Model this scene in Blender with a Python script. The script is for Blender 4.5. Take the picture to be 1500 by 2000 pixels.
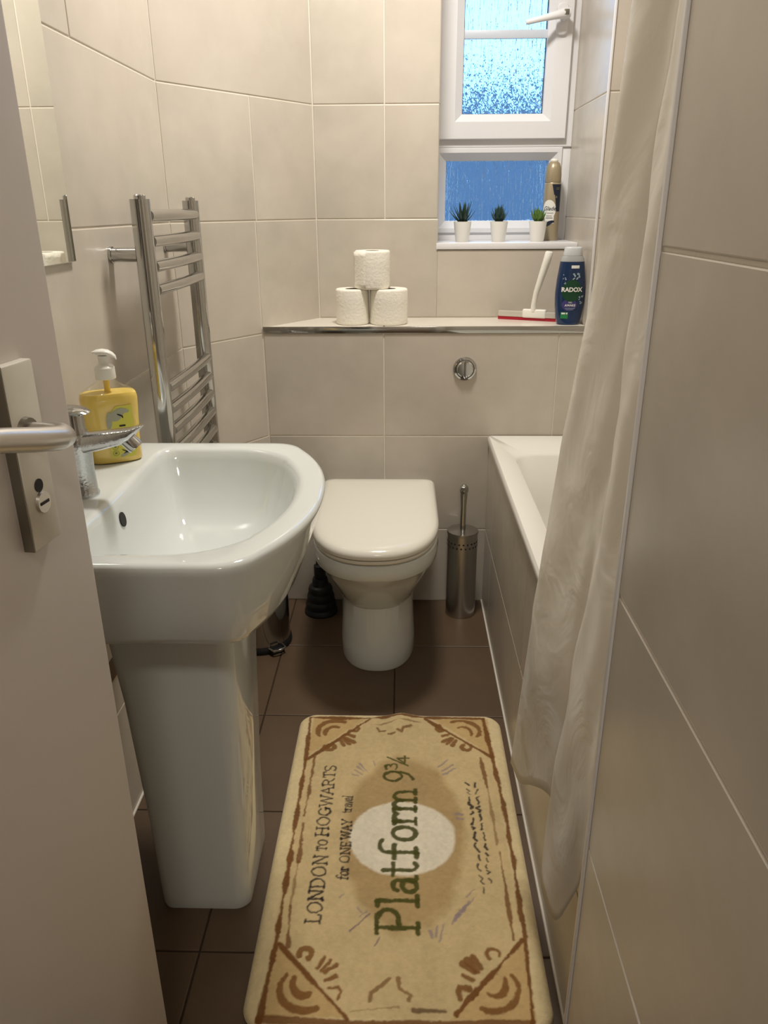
import bpy, bmesh, math, random
import numpy as np
from mathutils import Vector, Matrix

random.seed(7)
for o in list(bpy.data.objects):
    bpy.data.objects.remove(o)
scene = bpy.context.scene
COL = scene.collection
PI = math.pi

# ------------------------------------------------------------------ camera
F_PX, PITCH, YAW, ROLL, CAM_H = 1492.5, 21.71, 1.5, -0.35, 1.1815
_t, _y, _r = math.radians(PITCH), math.radians(YAW), math.radians(ROLL)
_fw = Vector((-math.sin(_y) * math.cos(_t), math.cos(_y) * math.cos(_t), -math.sin(_t)))
_rt = Vector((math.cos(_y), math.sin(_y), 0))
_up = _rt.cross(_fw)
_R = _rt * math.cos(_r) + _up * math.sin(_r)
_U = -_rt * math.sin(_r) + _up * math.cos(_r)
cd = bpy.data.cameras.new('camera')
cd.sensor_fit = 'VERTICAL'
cd.sensor_height = 24
cd.lens = F_PX / 2000 * 24
cd.clip_start = 0.02
cam = bpy.data.objects.new('camera', cd)
COL.objects.link(cam)
mw = Matrix((_R, _U, -_fw)).transposed().to_4x4()
mw.translation = (0, 0, CAM_H)
cam.matrix_world = mw
scene.camera = cam

# ------------------------------------------------------------------ sky, lamp, exposure
world = bpy.data.worlds.new('sky')
scene.world = world
world.use_nodes = True
bg = world.node_tree.nodes['Background']
bg.inputs['Color'].default_value = (0.24, 0.54, 1.0, 1)
bg.inputs['Strength'].default_value = 3.3

ld = bpy.data.lights.new('ceiling_lamp', 'AREA')
ld.shape = 'DISK'
ld.size = 0.24
ld.energy = 19.5
ld.color = (1.0, 0.955, 0.89)
lamp = bpy.data.objects.new('ceiling_lamp', ld)
lamp.location = (0.02, 1.74, 2.325)
COL.objects.link(lamp)
hd_ = bpy.data.lights.new('hall_fill', 'AREA')  # added fill from the hallway, brightens door, near wall and basin apron
hd_.shape = 'DISK'
hd_.size = 0.3
hd_.energy = 11
hd_.color = (1.0, 0.93, 0.84)
hfill = bpy.data.objects.new('hall_fill', hd_)
hfill.location = (0.1, -0.75, 2.325)
COL.objects.link(hfill)

scene.view_settings.view_transform = 'Standard'
scene.view_settings.look = 'None'
scene.view_settings.gamma = 1
scene.view_settings.exposure = 0.12
scene.view_settings.use_curve_mapping = False

# ------------------------------------------------------------------ materials
def srgb(r, g, b):
    return tuple(((c / 255) / 12.92 if c / 255 <= 0.04045 else ((c / 255 + 0.055) / 1.055) ** 2.4) for c in (r, g, b)) + (1,)


def new_mat(name):
    m = bpy.data.materials.new(name)
    m.use_nodes = True
    return m, m.node_tree.nodes, m.node_tree.links, m.node_tree.nodes['Principled BSDF']


def mat(name, col, rough=0.5, metal=0.0, spec=0.5, coat=0.0, trans=0.0, ior=1.45, var=0.0, scale=20, bump=0.0, bscale=200, sheen=0.0, sss=0.0):
    m, N, L, b = new_mat(name)
    c = col if len(col) == 4 else tuple(col) + (1,)
    b.inputs['Base Color'].default_value = c
    b.inputs['Roughness'].default_value = rough
    b.inputs['Metallic'].default_value = metal
    b.inputs['Specular IOR Level'].default_value = spec
    b.inputs['Coat Weight'].default_value = coat
    b.inputs['Transmission Weight'].default_value = trans
    b.inputs['IOR'].default_value = ior
    b.inputs['Sheen Weight'].default_value = sheen
    if sss:
        b.inputs['Subsurface Weight'].default_value = sss
        b.inputs['Subsurface Scale'].default_value = 0.01
    tc = N.new('ShaderNodeTexCoord')
    if var:
        n = N.new('ShaderNodeTexNoise')
        n.inputs['Scale'].default_value = scale
        n.inputs['Detail'].default_value = 5
        L.new(tc.outputs['Object'], n.inputs['Vector'])
        mx = N.new('ShaderNodeMixRGB')
        mx.inputs[1].default_value = tuple(max(0, x * (1 - var)) for x in c[:3]) + (1,)
        mx.inputs[2].default_value = tuple(min(1, x * (1 + var)) for x in c[:3]) + (1,)
        L.new(n.outputs['Fac'], mx.inputs[0])
        L.new(mx.outputs[0], b.inputs['Base Color'])
    if bump:
        n = N.new('ShaderNodeTexNoise')
        n.inputs['Scale'].default_value = bscale
        n.inputs['Detail'].default_value = 3
        L.new(tc.outputs['Object'], n.inputs['Vector'])
        bp = N.new('ShaderNodeBump')
        bp.inputs['Strength'].default_value = bump
        bp.inputs['Distance'].default_value = 0.002
        L.new(n.outputs['Fac'], bp.inputs['Height'])
        L.new(bp.outputs['Normal'], b.inputs['Normal'])
    return m


def tile_mat(name, c1, c2, c3, rough, stretch=(3.0, 3.0, 3.0), bumpy=0.05):
    """glazed cement-look tile: soft clouds, shifted from tile to tile"""
    m, N, L, b = new_mat(name)
    tc = N.new('ShaderNodeTexCoord')
    oi = N.new('ShaderNodeObjectInfo')
    vm = N.new('ShaderNodeVectorMath')
    vm.operation = 'MULTIPLY'
    vm.inputs[1].default_value = stretch
    L.new(tc.outputs['Object'], vm.inputs[0])
    ad = N.new('ShaderNodeVectorMath')
    ad.operation = 'ADD'
    sc = N.new('ShaderNodeMath')
    sc.operation = 'MULTIPLY'
    sc.inputs[1].default_value = 37.0
    L.new(oi.outputs['Random'], sc.inputs[0])
    L.new(vm.outputs[0], ad.inputs[0])
    L.new(sc.outputs[0], ad.inputs[1])
    n1 = N.new('ShaderNodeTexNoise')
    n1.inputs['Scale'].default_value = 1.6
    n1.inputs['Detail'].default_value = 7
    n1.inputs['Roughness'].default_value = 0.6
    L.new(ad.outputs[0], n1.inputs['Vector'])
    n2 = N.new('ShaderNodeTexNoise')
    n2.inputs['Scale'].default_value = 0.9
    n2.inputs['Detail'].default_value = 2
    L.new(ad.outputs[0], n2.inputs['Vector'])
    r1 = N.new('ShaderNodeValToRGB')
    r1.color_ramp.elements[0].position = 0.32
    r1.color_ramp.elements[0].color = c1
    r1.color_ramp.elements[1].position = 0.68
    r1.color_ramp.elements[1].color = c2
    L.new(n1.outputs['Fac'], r1.inputs[0])
    mx = N.new('ShaderNodeMixRGB')
    mx.inputs[2].default_value = c3
    mr = N.new('ShaderNodeMapRange')
    mr.inputs[1].default_value = 0.45
    mr.inputs[2].default_value = 0.75
    mr.inputs[3].default_value = 0.0
    mr.inputs[4].default_value = 0.6
    L.new(n2.outputs['Fac'], mr.inputs[0])
    L.new(mr.outputs[0], mx.inputs[0])
    L.new(r1.outputs[0], mx.inputs[1])
    L.new(mx.outputs[0], b.inputs['Base Color'])
    b.inputs['Roughness'].default_value = rough
    bp = N.new('ShaderNodeBump')
    bp.inputs['Strength'].default_value = bumpy
    bp.inputs['Distance'].default_value = 0.001
    L.new(n1.outputs['Fac'], bp.inputs['Height'])
    L.new(bp.outputs['Normal'], b.inputs['Normal'])
    return m


M = {}
M['tile'] = tile_mat('wall_tile', srgb(188, 180, 167), srgb(206, 198, 184), srgb(204, 191, 179), 0.26)
M['grout'] = mat('wall_grout', srgb(228, 220, 206), 0.85, var=0.06, scale=60)
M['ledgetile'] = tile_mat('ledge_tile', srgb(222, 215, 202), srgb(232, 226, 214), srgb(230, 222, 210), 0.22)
M['floortile'] = tile_mat('floor_tile', srgb(84, 66, 48), srgb(98, 78, 58), srgb(90, 72, 56), 0.42)
M['floorgrout'] = mat('floor_grout', srgb(52, 38, 26), 0.9)
M['silicone'] = mat('white_sealant', srgb(225, 218, 205), 0.5)
M['paint'] = mat('white_paint', srgb(225, 222, 214), 0.7, var=0.02, scale=8)
M['hall'] = mat('hall_paint', srgb(196, 186, 172), 0.8)
M['halldark'] = mat('hall_floor', srgb(120, 100, 80), 0.7)
M['ceramic'] = mat('white_ceramic', srgb(218, 222, 219), 0.06, spec=0.5, coat=0.3)
M['lid'] = mat('cream_plastic', srgb(228, 224, 212), 0.16)
M['acrylic'] = mat('white_acrylic', srgb(234, 231, 222), 0.14)
M['chrome'] = mat('chrome', (0.52, 0.52, 0.51), 0.09, metal=1)
M['wornchrome'] = mat('spotted_chrome', (0.62, 0.63, 0.64), 0.16, metal=1, bump=0.25, bscale=260)
M['steel'] = mat('brushed_steel', (0.50, 0.48, 0.45), 0.24, metal=1)
M['satin'] = mat('satin_steel', (0.62, 0.59, 0.55), 0.3, metal=1)
M['mirror'] = mat('mirror_glass', (0.86, 0.88, 0.84), 0.01, metal=1)
M['dark'] = mat('dark_hole', (0.02, 0.018, 0.016), 0.7)
M['upvc'] = mat('white_upvc', srgb(232, 231, 232), 0.28)
M['gasket'] = mat('black_gasket', (0.03, 0.03, 0.035), 0.6)
M['barwhite'] = mat('glazing_bar_white', srgb(205, 212, 222), 0.4)
M['doorpaint'] = mat('gloss_door_paint', srgb(208, 199, 191), 0.42, var=0.02, scale=6, bump=0.12, bscale=40)
M['plate'] = mat('worn_lock_plate', srgb(222, 217, 203), 0.42, metal=0.0, var=0.12, scale=30)
M['platedark'] = mat('lock_plate_edge', srgb(128, 122, 110), 0.35, metal=0.7)
M['black'] = mat('black_rubber', (0.012, 0.012, 0.013), 0.5)
M['paper'] = mat('tissue_paper', srgb(240, 235, 222), 0.95, bump=0.7, bscale=130)
M['card'] = mat('cardboard_core', srgb(120, 100, 78), 0.9)
M['whiteplastic'] = mat('white_plastic', srgb(238, 236, 226), 0.3)
M['pot'] = mat('white_pot', srgb(238, 235, 226), 0.5)
M['soil'] = mat('dark_soil', (0.02, 0.015, 0.01), 0.95)
M['leaf_a'] = mat('dark_succulent_leaf', srgb(38, 62, 52), 0.5, var=0.25, scale=80)
M['leaf_b'] = mat('blue_green_leaf', srgb(40, 66, 60), 0.5, var=0.25, scale=80)
M['leaf_c'] = mat('fresh_green_leaf', srgb(84, 116, 48), 0.5, var=0.3, scale=80)
M['canbody'] = mat('champagne_can', srgb(168, 154, 126), 0.35, metal=0.3)
M['navy'] = mat('navy_print', srgb(28, 36, 56), 0.45)
M['whiteprint'] = mat('white_print', srgb(236, 234, 228), 0.45)
M['blackprint'] = mat('black_print', srgb(24, 24, 26), 0.5)
M['goldprint'] = mat('dull_gold_print', srgb(120, 116, 84), 0.5)
M['gel'] = mat('blue_gel', srgb(18, 46, 84), 0.16, coat=0.4)
M['gelcap'] = mat('clear_grey_cap', srgb(206, 208, 210), 0.22)
M['gelneck'] = mat('clear_shoulder', srgb(164, 164, 162), 0.15)
M['gelgreen'] = mat('green_roundel', srgb(16, 66, 42), 0.35)
M['gelgreen2'] = mat('bright_green_print', srgb(40, 128, 74), 0.4)
M['gelpurple'] = mat('purple_print', srgb(66, 62, 120), 0.4)
M['palefloral'] = mat('pale_floral_print', srgb(150, 170, 180), 0.45)
M['redrubber'] = mat('red_rubber', srgb(176, 24, 44), 0.45)
M['palealu'] = mat('pale_aluminium', srgb(205, 200, 188), 0.35, metal=0.3)
M['soap'] = mat('yellow_soap', srgb(248, 218, 112), 0.2)
M['lime'] = mat('lime_label', srgb(212, 208, 84), 0.4)
M['greyprint'] = mat('grey_leaf_print', srgb(168, 170, 150), 0.45)
M['brown'] = mat('brown_strip', srgb(104, 88, 70), 0.5)
M['fence'] = mat('outdoor_render', srgb(104, 108, 116), 0.9, var=0.15, scale=2)
M['outground'] = mat('outdoor_ground', srgb(95, 110, 120), 0.95)


def clear_mat():
    m, N, L, b = new_mat('clear_plastic')
    out = N['Material Output']
    tr = N.new('ShaderNodeBsdfTransparent')
    tr.inputs[0].default_value = (0.97, 0.96, 0.92, 1)
    gl = N.new('ShaderNodeBsdfGlossy')
    gl.inputs['Roughness'].default_value = 0.06
    mx = N.new('ShaderNodeMixShader')
    mx.inputs[0].default_value = 0.07
    L.new(tr.outputs[0], mx.inputs[1])
    L.new(gl.outputs[0], mx.inputs[2])
    L.new(mx.outputs[0], out.inputs[0])
    return m


M['clear'] = clear_mat()


def rain_glass():
    """textured privacy glass: stretched ripples running down the pane"""
    m, N, L, b = new_mat('rain_glass')
    b.inputs['Base Color'].default_value = (0.90, 0.97, 1.0, 1)
    b.inputs['Transmission Weight'].default_value = 1
    b.inputs['Roughness'].default_value = 0.03
    b.inputs['IOR'].default_value = 1.45
    tc = N.new('ShaderNodeTexCoord')
    vm = N.new('ShaderNodeVectorMath')
    vm.operation = 'MULTIPLY'
    vm.inputs[1].default_value = (1.0, 1.0, 0.07)
    L.new(tc.outputs['Object'], vm.inputs[0])
    n1 = N.new('ShaderNodeTexNoise')
    n1.inputs['Scale'].default_value = 150
    n1.inputs['Detail'].default_value = 2
    n1.inputs['Distortion'].default_value = 0.6
    L.new(vm.outputs[0], n1.inputs['Vector'])
    n2 = N.new('ShaderNodeTexNoise')
    n2.inputs['Scale'].default_value = 200
    n2.inputs['Detail'].default_value = 2
    vm2 = N.new('ShaderNodeVectorMath')
    vm2.operation = 'MULTIPLY'
    vm2.inputs[1].default_value = (1.0, 1.0, 0.38)
    L.new(tc.outputs['Object'], vm2.inputs[0])
    L.new(vm2.outputs[0], n2.inputs['Vector'])
    ad = N.new('ShaderNodeMath')
    ad.operation = 'MULTIPLY_ADD'
    ad.inputs[1].default_value = 0.30
    L.new(n2.outputs['Fac'], ad.inputs[0])
    L.new(n1.outputs['Fac'], ad.inputs[2])
    bp = N.new('ShaderNodeBump')
    bp.inputs['Strength'].default_value = 0.9
    bp.inputs['Distance'].default_value = 0.008
    L.new(ad.outputs[0], bp.inputs['Height'])
    L.new(bp.outputs['Normal'], b.inputs['Normal'])
    return m


M['glass'] = rain_glass()


def curtain_mat():
    m, N, L, b = new_mat('curtain_fabric')
    out = N['Material Output']
    b.inputs['Base Color'].default_value = srgb(248, 244, 236)
    b.inputs['Roughness'].default_value = 0.42
    tl = N.new('ShaderNodeBsdfTranslucent')
    tl.inputs[0].default_value = srgb(250, 246, 236)
    mx = N.new('ShaderNodeMixShader')
    mx.inputs[0].default_value = 0.35
    n = N.new('ShaderNodeTexNoise')
    n.inputs['Scale'].default_value = 9
    n.inputs['Detail'].default_value = 3
    n.inputs['Distortion'].default_value = 1.2
    tc = N.new('ShaderNodeTexCoord')
    L.new(tc.outputs['Object'], n.inputs['Vector'])
    bp = N.new('ShaderNodeBump')
    bp.inputs['Strength'].default_value = 0.5
    bp.inputs['Distance'].default_value = 0.01
    L.new(n.outputs['Fac'], bp.inputs['Height'])
    L.new(bp.outputs['Normal'], b.inputs['Normal'])
    L.new(b.outputs[0], mx.inputs[1])
    L.new(tl.outputs[0], mx.inputs[2])
    L.new(mx.outputs[0], out.inputs[0])
    return m


M['curtain'] = curtain_mat()

# ------------------------------------------------------------------ mesh helpers
WLOC = {}


def link(ob, world_loc, parent):
    COL.objects.link(ob)
    wl = Vector(world_loc)
    WLOC[ob.name] = wl
    if parent is not None:
        ob.parent = parent
        ob.location = wl - WLOC[parent.name]
    else:
        ob.location = wl
    return ob


def thing(name, loc, label, cat, group=None):
    o = bpy.data.objects.new(name, None)
    o.empty_display_size = 0.05
    link(o, loc, None)
    return tag(o, label, cat, group)


def tag(o, label=None, cat=None, group=None, kind=None):
    if label:
        o['label'] = label
    if cat:
        o['category'] = cat
    if group:
        o['group'] = group
    if kind:
        o['kind'] = kind
    return o


def obj(name, verts, faces, m, parent=None, smooth=True, angle=35):
    vs = [Vector(v) for v in verts]
    lo = Vector((min(v.x for v in vs), min(v.y for v in vs), min(v.z for v in vs)))
    hi = Vector((max(v.x for v in vs), max(v.y for v in vs), max(v.z for v in vs)))
    c = (lo + hi) / 2
    c.z = lo.z
    me = bpy.data.meshes.new(name)
    me.from_pydata([tuple(v - c) for v in vs], [], faces)
    bm = bmesh.new()
    bm.from_mesh(me)
    bmesh.ops.remove_doubles(bm, verts=bm.verts, dist=1e-6)
    bmesh.ops.recalc_face_normals(bm, faces=bm.faces)
    bm.to_mesh(me)
    bm.free()
    if smooth:
        me.polygons.foreach_set('use_smooth', [True] * len(me.polygons))
        me.set_sharp_from_angle(angle=math.radians(angle))
    me.materials.append(M[m] if isinstance(m, str) else m)
    o = bpy.data.objects.new(name, me)
    return link(o, c, parent)


class MB:
    """collects shapes that form one part"""
    def __init__(s):
        s.v, s.f = [], []

    def add(s, v, f):
        n = len(s.v)
        s.v += [Vector(a) for a in v]
        s.f += [tuple(i + n for i in q) for q in f]
        return s

    def xf(s, mtx):
        s.v = [mtx @ a for a in s.v]
        return s

    def build(s, name, m, parent=None, smooth=True, angle=35):
        return obj(name, s.v, s.f, m, parent, smooth, angle)


def box(x0, x1, y0, y1, z0, z1, bev=0.0, seg=2):
    bm = bmesh.new()
    bmesh.ops.create_cube(bm, size=1)
    for v in bm.verts:
        v.co = Vector(((x0 + x1) / 2 + v.co.x * (x1 - x0), (y0 + y1) / 2 + v.co.y * (y1 - y0), (z0 + z1) / 2 + v.co.z * (z1 - z0)))
    if bev:
        bmesh.ops.bevel(bm, geom=bm.edges[:], offset=bev, segments=seg, profile=0.5, affect='EDGES')
    bm.verts.index_update()
    r = [v.co.copy() for v in bm.verts], [tuple(v.index for v in f.verts) for f in bm.faces]
    bm.free()
    return r


def loft(rings, cap0=True, cap1=True, closed=True):
    n = len(rings[0])
    v = [p for r in rings for p in r]
    f = []
    for i in range(len(rings) - 1):
        for j in range(n if closed else n - 1):
            k = (j + 1) % n
            f.append((i * n + j, i * n + k, (i + 1) * n + k, (i + 1) * n + j))
    if cap0:
        f.append(tuple(reversed(range(n))))
    if cap1:
        f.append(tuple(range((len(rings) - 1) * n, len(rings) * n)))
    return v, f


def lathe(prof, c=(0, 0, 0), n=32, sx=1.0, sy=1.0):
    rings = [[(c[0] + r * sx * math.cos(2 * PI * j / n), c[1] + r * sy * math.sin(2 * PI * j / n), c[2] + z) for j in range(n)] for r, z in prof]
    return loft(rings)


def tube(path, rad, n=14, caps=True, sx=1.0, up=None):
    """tube along a path; rad number or list; sx flattens across the 'up' frame"""
    P = [Vector(p) for p in path]
    R = rad if isinstance(rad, (list, tuple)) else [rad] * len(P)
    rings = []
    prev = None
    for i, p in enumerate(P):
        t = (P[min(i + 1, len(P) - 1)] - P[max(i - 1, 0)]).normalized()
        if prev is None:
            a = Vector(up) if up else (Vector((0, 0, 1)) if abs(t.z) < 0.9 else Vector((1, 0, 0)))
        else:
            a = prev
        a = (a - t * a.dot(t)).normalized()
        prev = a
        b = t.cross(a)
        rings.append([p + a * (R[i] * math.cos(2 * PI * j / n)) + b * (R[i] * sx * math.sin(2 * PI * j / n)) for j in range(n)])
    return loft(rings, caps, caps)


def rounded_rect(x0, x1, y0, y1, r, n=6):
    pts = []
    for cx, cy, a in ((x1 - r, y1 - r, 0), (x0 + r, y1 - r, 90), (x0 + r, y0 + r, 180), (x1 - r, y0 + r, 270)):
        for k in range(n + 1):
            t = math.radians(a + 90 * k / n)
            pts.append((cx + r * math.cos(t), cy + r * math.sin(t)))
    return pts


def text_geo(s, size, align='CENTER', shear=0.0, offset=0.0, space=1.0):
    """flat lettering as vertices in (x, y) and faces"""
    cu = bpy.data.curves.new('lettering', 'FONT')
    cu.body = s
    cu.size = size
    cu.align_x = align
    cu.align_y = 'CENTER'
    cu.shear = shear
    cu.offset = offset
    cu.space_character = space
    cu.resolution_u = 3
    to = bpy.data.objects.new('lettering', cu)
    COL.objects.link(to)
    dg = bpy.context.evaluated_depsgraph_get()
    me = bpy.data.meshes.new_from_object(to.evaluated_get(dg))
    v = [(p.co.x, p.co.y) for p in me.vertices]
    f = [tuple(q.vertices) for q in me.polygons]
    bpy.data.objects.remove(to)
    bpy.data.curves.remove(cu)
    bpy.data.meshes.remove(me)
    return v, f


_tile_cache = {}


def tile_mesh(w, h, th, m, bev=0.0014):
    key = (round(w, 4), round(h, 4), round(th, 4), m)
    if key not in _tile_cache:
        b = bev
        pr = [(0, -th), (0, -b), (b * 0.35, -b * 0.35), (b, 0)]
        rings = [[(-w / 2 + i, -h / 2 + i, z), (w / 2 - i, -h / 2 + i, z), (w / 2 - i, h / 2 - i, z), (-w / 2 + i, h / 2 - i, z)] for i, z in pr]
        v, f = loft(rings)
        me = bpy.data.meshes.new('tile')
        me.from_pydata(v, [], f)
        me.materials.append(M[m])
        _tile_cache[key] = me
    return _tile_cache[key]


def tiles(parent, o, u, v, rects, m='tile', th=0.007, gap=0.0032):
    """lay rectangular tiles (u0,u1,v0,v1) on the plane at o spanned by u, v (normal u x v)"""
    o, u, v = Vector(o), Vector(u).normalized(), Vector(v).normalized()
    n = u.cross(v)
    rot = Matrix((u, v, n)).transposed()
    for u0, u1, v0, v1 in rects:
        w, h = u1 - u0 - gap, v1 - v0 - gap
        if w < 0.006 or h < 0.006:
            continue
        ob = bpy.data.objects.new('tile', tile_mesh(w, h, th, m))
        ob.rotation_euler = rot.to_euler()
        link(ob, o + u * (u0 + u1) / 2 + v * (v0 + v1) / 2, parent)


def grid_rects(u0, u1, vs, joints):
    """vs: horizontal joints; joints: per row list of vertical joints"""
    out = []
    for i in range(len(vs) - 1):
        us = [u0] + [j for j in joints[i % len(joints)] if u0 < j < u1] + [u1]
        out += [(us[k], us[k + 1], vs[i], vs[i + 1]) for k in range(len(us) - 1)]
    return out


# ------------------------------------------------------------------ room dimensions
XL, XNEAR, XPANEL, XFAR = -0.5636, 0.198, 0.2564, 0.955
YBOX, YBACK, YEND = 2.196, 2.408, 0.6308
XREC0, XREC1 = 0.100, 0.515
ZSILL, ZLEDGE, HC = 1.083, 0.867, 2.351
XC = -0.257
YBEND = 1.956
G = 0.0018
ROWS = [0.0, 0.251, 0.551, 0.851, 1.151, 1.451, 1.751, 2.051, HC]


def struct(name, boxes, m, label=None):
    mb = MB()
    for b in boxes:
        mb.add(*box(*b))
    o = mb.build(name, m, None, False)
    return tag(o, label, None, None, 'structure')


# floor
floor = struct('floor', [(-0.60, 0.30, -0.10, 2.25, -0.06, -0.0016)], 'floorgrout', 'dark brown tiled bathroom floor')
fx = [XL - 0.02, -0.345, -0.020, XPANEL + 0.03]
fy = [-0.10] + [0.9296 + 0.3283 * k for k in range(-2, 4)] + [2.21]
tiles(floor, (0, 0, 0), (1, 0, 0), (0, 1, 0), [(fx[i], fx[i + 1], fy[j], fy[j + 1]) for i in range(3) for j in range(len(fy) - 1)], 'floortile', gap=0.003)

# left wall
wl = struct('wall_left', [(-0.70, XL - G, -0.10, 1.99, 0, HC)], 'grout', 'pale beige tiled left wall behind basin and towel rail')
jl = [[0.156, 0.756, 1.356], [0.45, 1.05, 1.65], [0.156, 0.756, 1.356], [0.28, 0.88], [0.156, 0.756, 1.356], [0.28, 0.88, 1.48], [0.156, 0.756, 1.356], [0.28, 0.88, 1.48]]
tiles(wl, (XL, 0, 0), (0, 1, 0), (0, 0, 1), grid_rects(-0.05, YBEND, ROWS, jl))

# slanted corner wall
dv = Vector((XC - XL, YBACK - YBEND, 0))
dl = dv.length
du = dv.normalized()
dn = Vector((du.y, -du.x, 0))
p0 = Vector((XL, YBEND, 0))
mb = MB()
q = [p0 - dn * G - du * 0.0, p0 - dn * G + du * dl, p0 - dn * 0.2 + du * dl, p0 - dn * 0.2]
mb.add([a for a in q] + [a + Vector((0, 0, HC)) for a in q], [(0, 1, 2, 3), (4, 5, 6, 7), (0, 1, 5, 4), (1, 2, 6, 5), (2, 3, 7, 6), (3, 0, 4, 7)])
wd = tag(mb.build('wall_corner', 'grout', None, False), 'slanted tiled wall joining left wall and back wall', None, None, 'structure')
tiles(wd, p0, du, (0, 0, 1), grid_rects(0, dl, ROWS, [[], [], [0.292], [0.292], [0.297], [], [0.29], []]))

# back wall with the window opening
WTOP = 2.10
wb = struct('wall_back', [(-0.42, XREC0 - G, YBACK + G, 2.80, 0, HC), (XREC0 - G, XREC1 + G, YBACK + G, 2.80, 0, ZSILL - 0.02), (XREC0 - G, XREC1 + G, YBACK + G, 2.80, WTOP, HC)], 'grout', 'pale tiled back wall around the frosted window')
rr = []
XJ = -0.055
for a, b in ((ROWS[3], ROWS[4]), (ROWS[4], ROWS[5]), (ROWS[5], ROWS[6]), (ROWS[6], ROWS[7]), (ROWS[7], ROWS[8])):
    if a < ZSILL:
        rr += [(XC, XREC0, ZLEDGE, b), (XREC0, XREC1, ZLEDGE, ZSILL - 0.019)]
    else:
        rr += [(XC, XJ, a, b), (XJ, XREC0, a, b)]
rr.append((XREC0, XREC1, WTOP, HC))
rr[0] = (XC, XREC0 + 0.0032, ZLEDGE, ROWS[4])
tiles(wb, (0, YBACK, 0), (1, 0, 0), (0, 0, 1), rr)
tiles(wb, (XREC0, 0, 0), (0, 1, 0), (0, 0, 1), [(YBACK, 2.62, a, b) for a, b in ((ZSILL, 1.151), (1.151, 1.451), (1.451, 1.751), (1.751, WTOP))])

# column to the right of the window and the boxed cistern wall
wc = struct('wall_column', [(XREC1 + G, 1.05, YBOX + G, 2.80, 0, HC)], 'grout', 'tiled column wall right of the window at bath end')
tiles(wc, (0, YBOX, 0), (1, 0, 0), (0, 0, 1), grid_rects(XREC1 + 0.001, XFAR, ROWS, [[0.745]]))
tiles(wc, (XREC1, 0, 0), (0, -1, 0), (0, 0, 1), [(-2.62, -YBOX, max(a, ZLEDGE), b) for a, b in zip(ROWS[3:-1], ROWS[4:])])
wx = struct('wall_cistern', [(-0.42, XREC1 + G, YBOX + G, YBACK + 0.02, 0, ZLEDGE - G)], 'grout', 'low tiled boxed-in cistern wall behind the toilet')
tiles(wx, (0, YBOX, 0), (1, 0, 0), (0, 0, 1), grid_rects(-0.398, XREC1 + 0.001, ROWS[:4], [[XJ, 0.44]]))
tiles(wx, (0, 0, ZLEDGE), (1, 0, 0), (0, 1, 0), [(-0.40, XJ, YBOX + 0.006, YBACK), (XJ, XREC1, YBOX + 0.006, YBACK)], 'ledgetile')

# bath panel, alcove wall, near wall
wp = struct('wall_bath_panel', [(XPANEL + G, XPANEL + 0.03, YEND - 0.002, YBOX, 0, 0.528)], 'grout', 'tiled side panel of the bath')
tiles(wp, (XPANEL, 0, 0), (0, -1, 0), (0, 0, 1), grid_rects(-YBOX, -YEND, [0, 0.251, 0.529], [[-2.02, -1.42, -0.82]]))
wr = struct('wall_right', [(XFAR + G, 1.05, YEND - 0.02, 2.21, 0, HC)], 'grout', 'tiled far wall of the bath alcove')
tiles(wr, (XFAR, 0, 0), (0, -1, 0), (0, 0, 1), grid_rects(-YBOX, -YEND, ROWS, [[-1.9, -1.3, -0.7], [-1.6, -1.0]]))
wn = struct('wall_near', [(XNEAR + G, 1.05, -0.10, YEND - G, 0, HC)], 'grout', 'tiled near wall on the right beside the doorway')
tiles(wn, (XNEAR, 0, 0), (0, -1, 0), (0, 0, 1), grid_rects(-YEND + 0.004, 0.0, ROWS, [[]]))
tiles(wn, (0, YEND, 0), (-1, 0, 0), (0, 0, 1), grid_rects(-XFAR, -XNEAR - 0.004, ROWS, [[-0.5]]))

# front wall with the doorway, hallway behind the camera, ceiling
struct('wall_front', [(-0.72, -0.425, -0.12, -0.02, 0, HC), (-0.425, XNEAR + 0.01, -0.12, -0.02, 2.03, HC)], 'paint', 'front wall around the doorway')
struct('ceiling', [(-0.72, 1.05, -1.5, 2.82, HC, HC + 0.08)], 'paint', 'white ceiling')
struct('wall_hall', [(-0.80, 1.05, -1.50, -1.42, 0, HC), (-0.80, -0.72, -1.42, -0.02, 0, HC), (0.95, 1.05, -1.42, -0.10, 0, HC)], 'hall', 'hallway walls behind the doorway')
struct('floor_hall', [(-0.80, 1.05, -1.50, -0.10, -0.06, 0.0)], 'halldark', 'hallway floor')
struct('floor_alcove', [(0.30, 1.05, -0.10, 2.25, -0.06, -0.004)], 'floorgrout', 'floor beneath the bath')

# trims
tag(MB().add(*box(-0.398, XREC1, YBOX - 0.003, YBOX + 0.004, 0.8515, 0.870, 0.001)).build('trim_1', 'chrome'), 'chrome edge strip along the tiled shelf front', None, None, 'structure')
tag(MB().add(*box(XREC1 - 0.003, XREC1 + 0.003, YBOX - 0.003, YBOX + 0.004, ZLEDGE + 0.003, HC, 0.001)).build('trim_2', 'upvc'), 'white tile edge strip on the column corner', None, None, 'structure')
tag(MB().add(*box(XNEAR - 0.002, XNEAR + 0.006, YEND - 0.004, YEND + 0.004, 0, HC, 0.0012)).build('trim_3', 'upvc'), 'white tile edge strip on near wall corner', None, None, 'structure')
tag(MB().add(*box(XL, XL + 0.004, 0.7, YBEND - 0.02, 0.332, 0.372, 0.001)).build('trim_4', 'brown'), 'brown strip low on the left wall', None, None, 'structure')  # flat brown band over the lower left wall tiles
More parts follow.
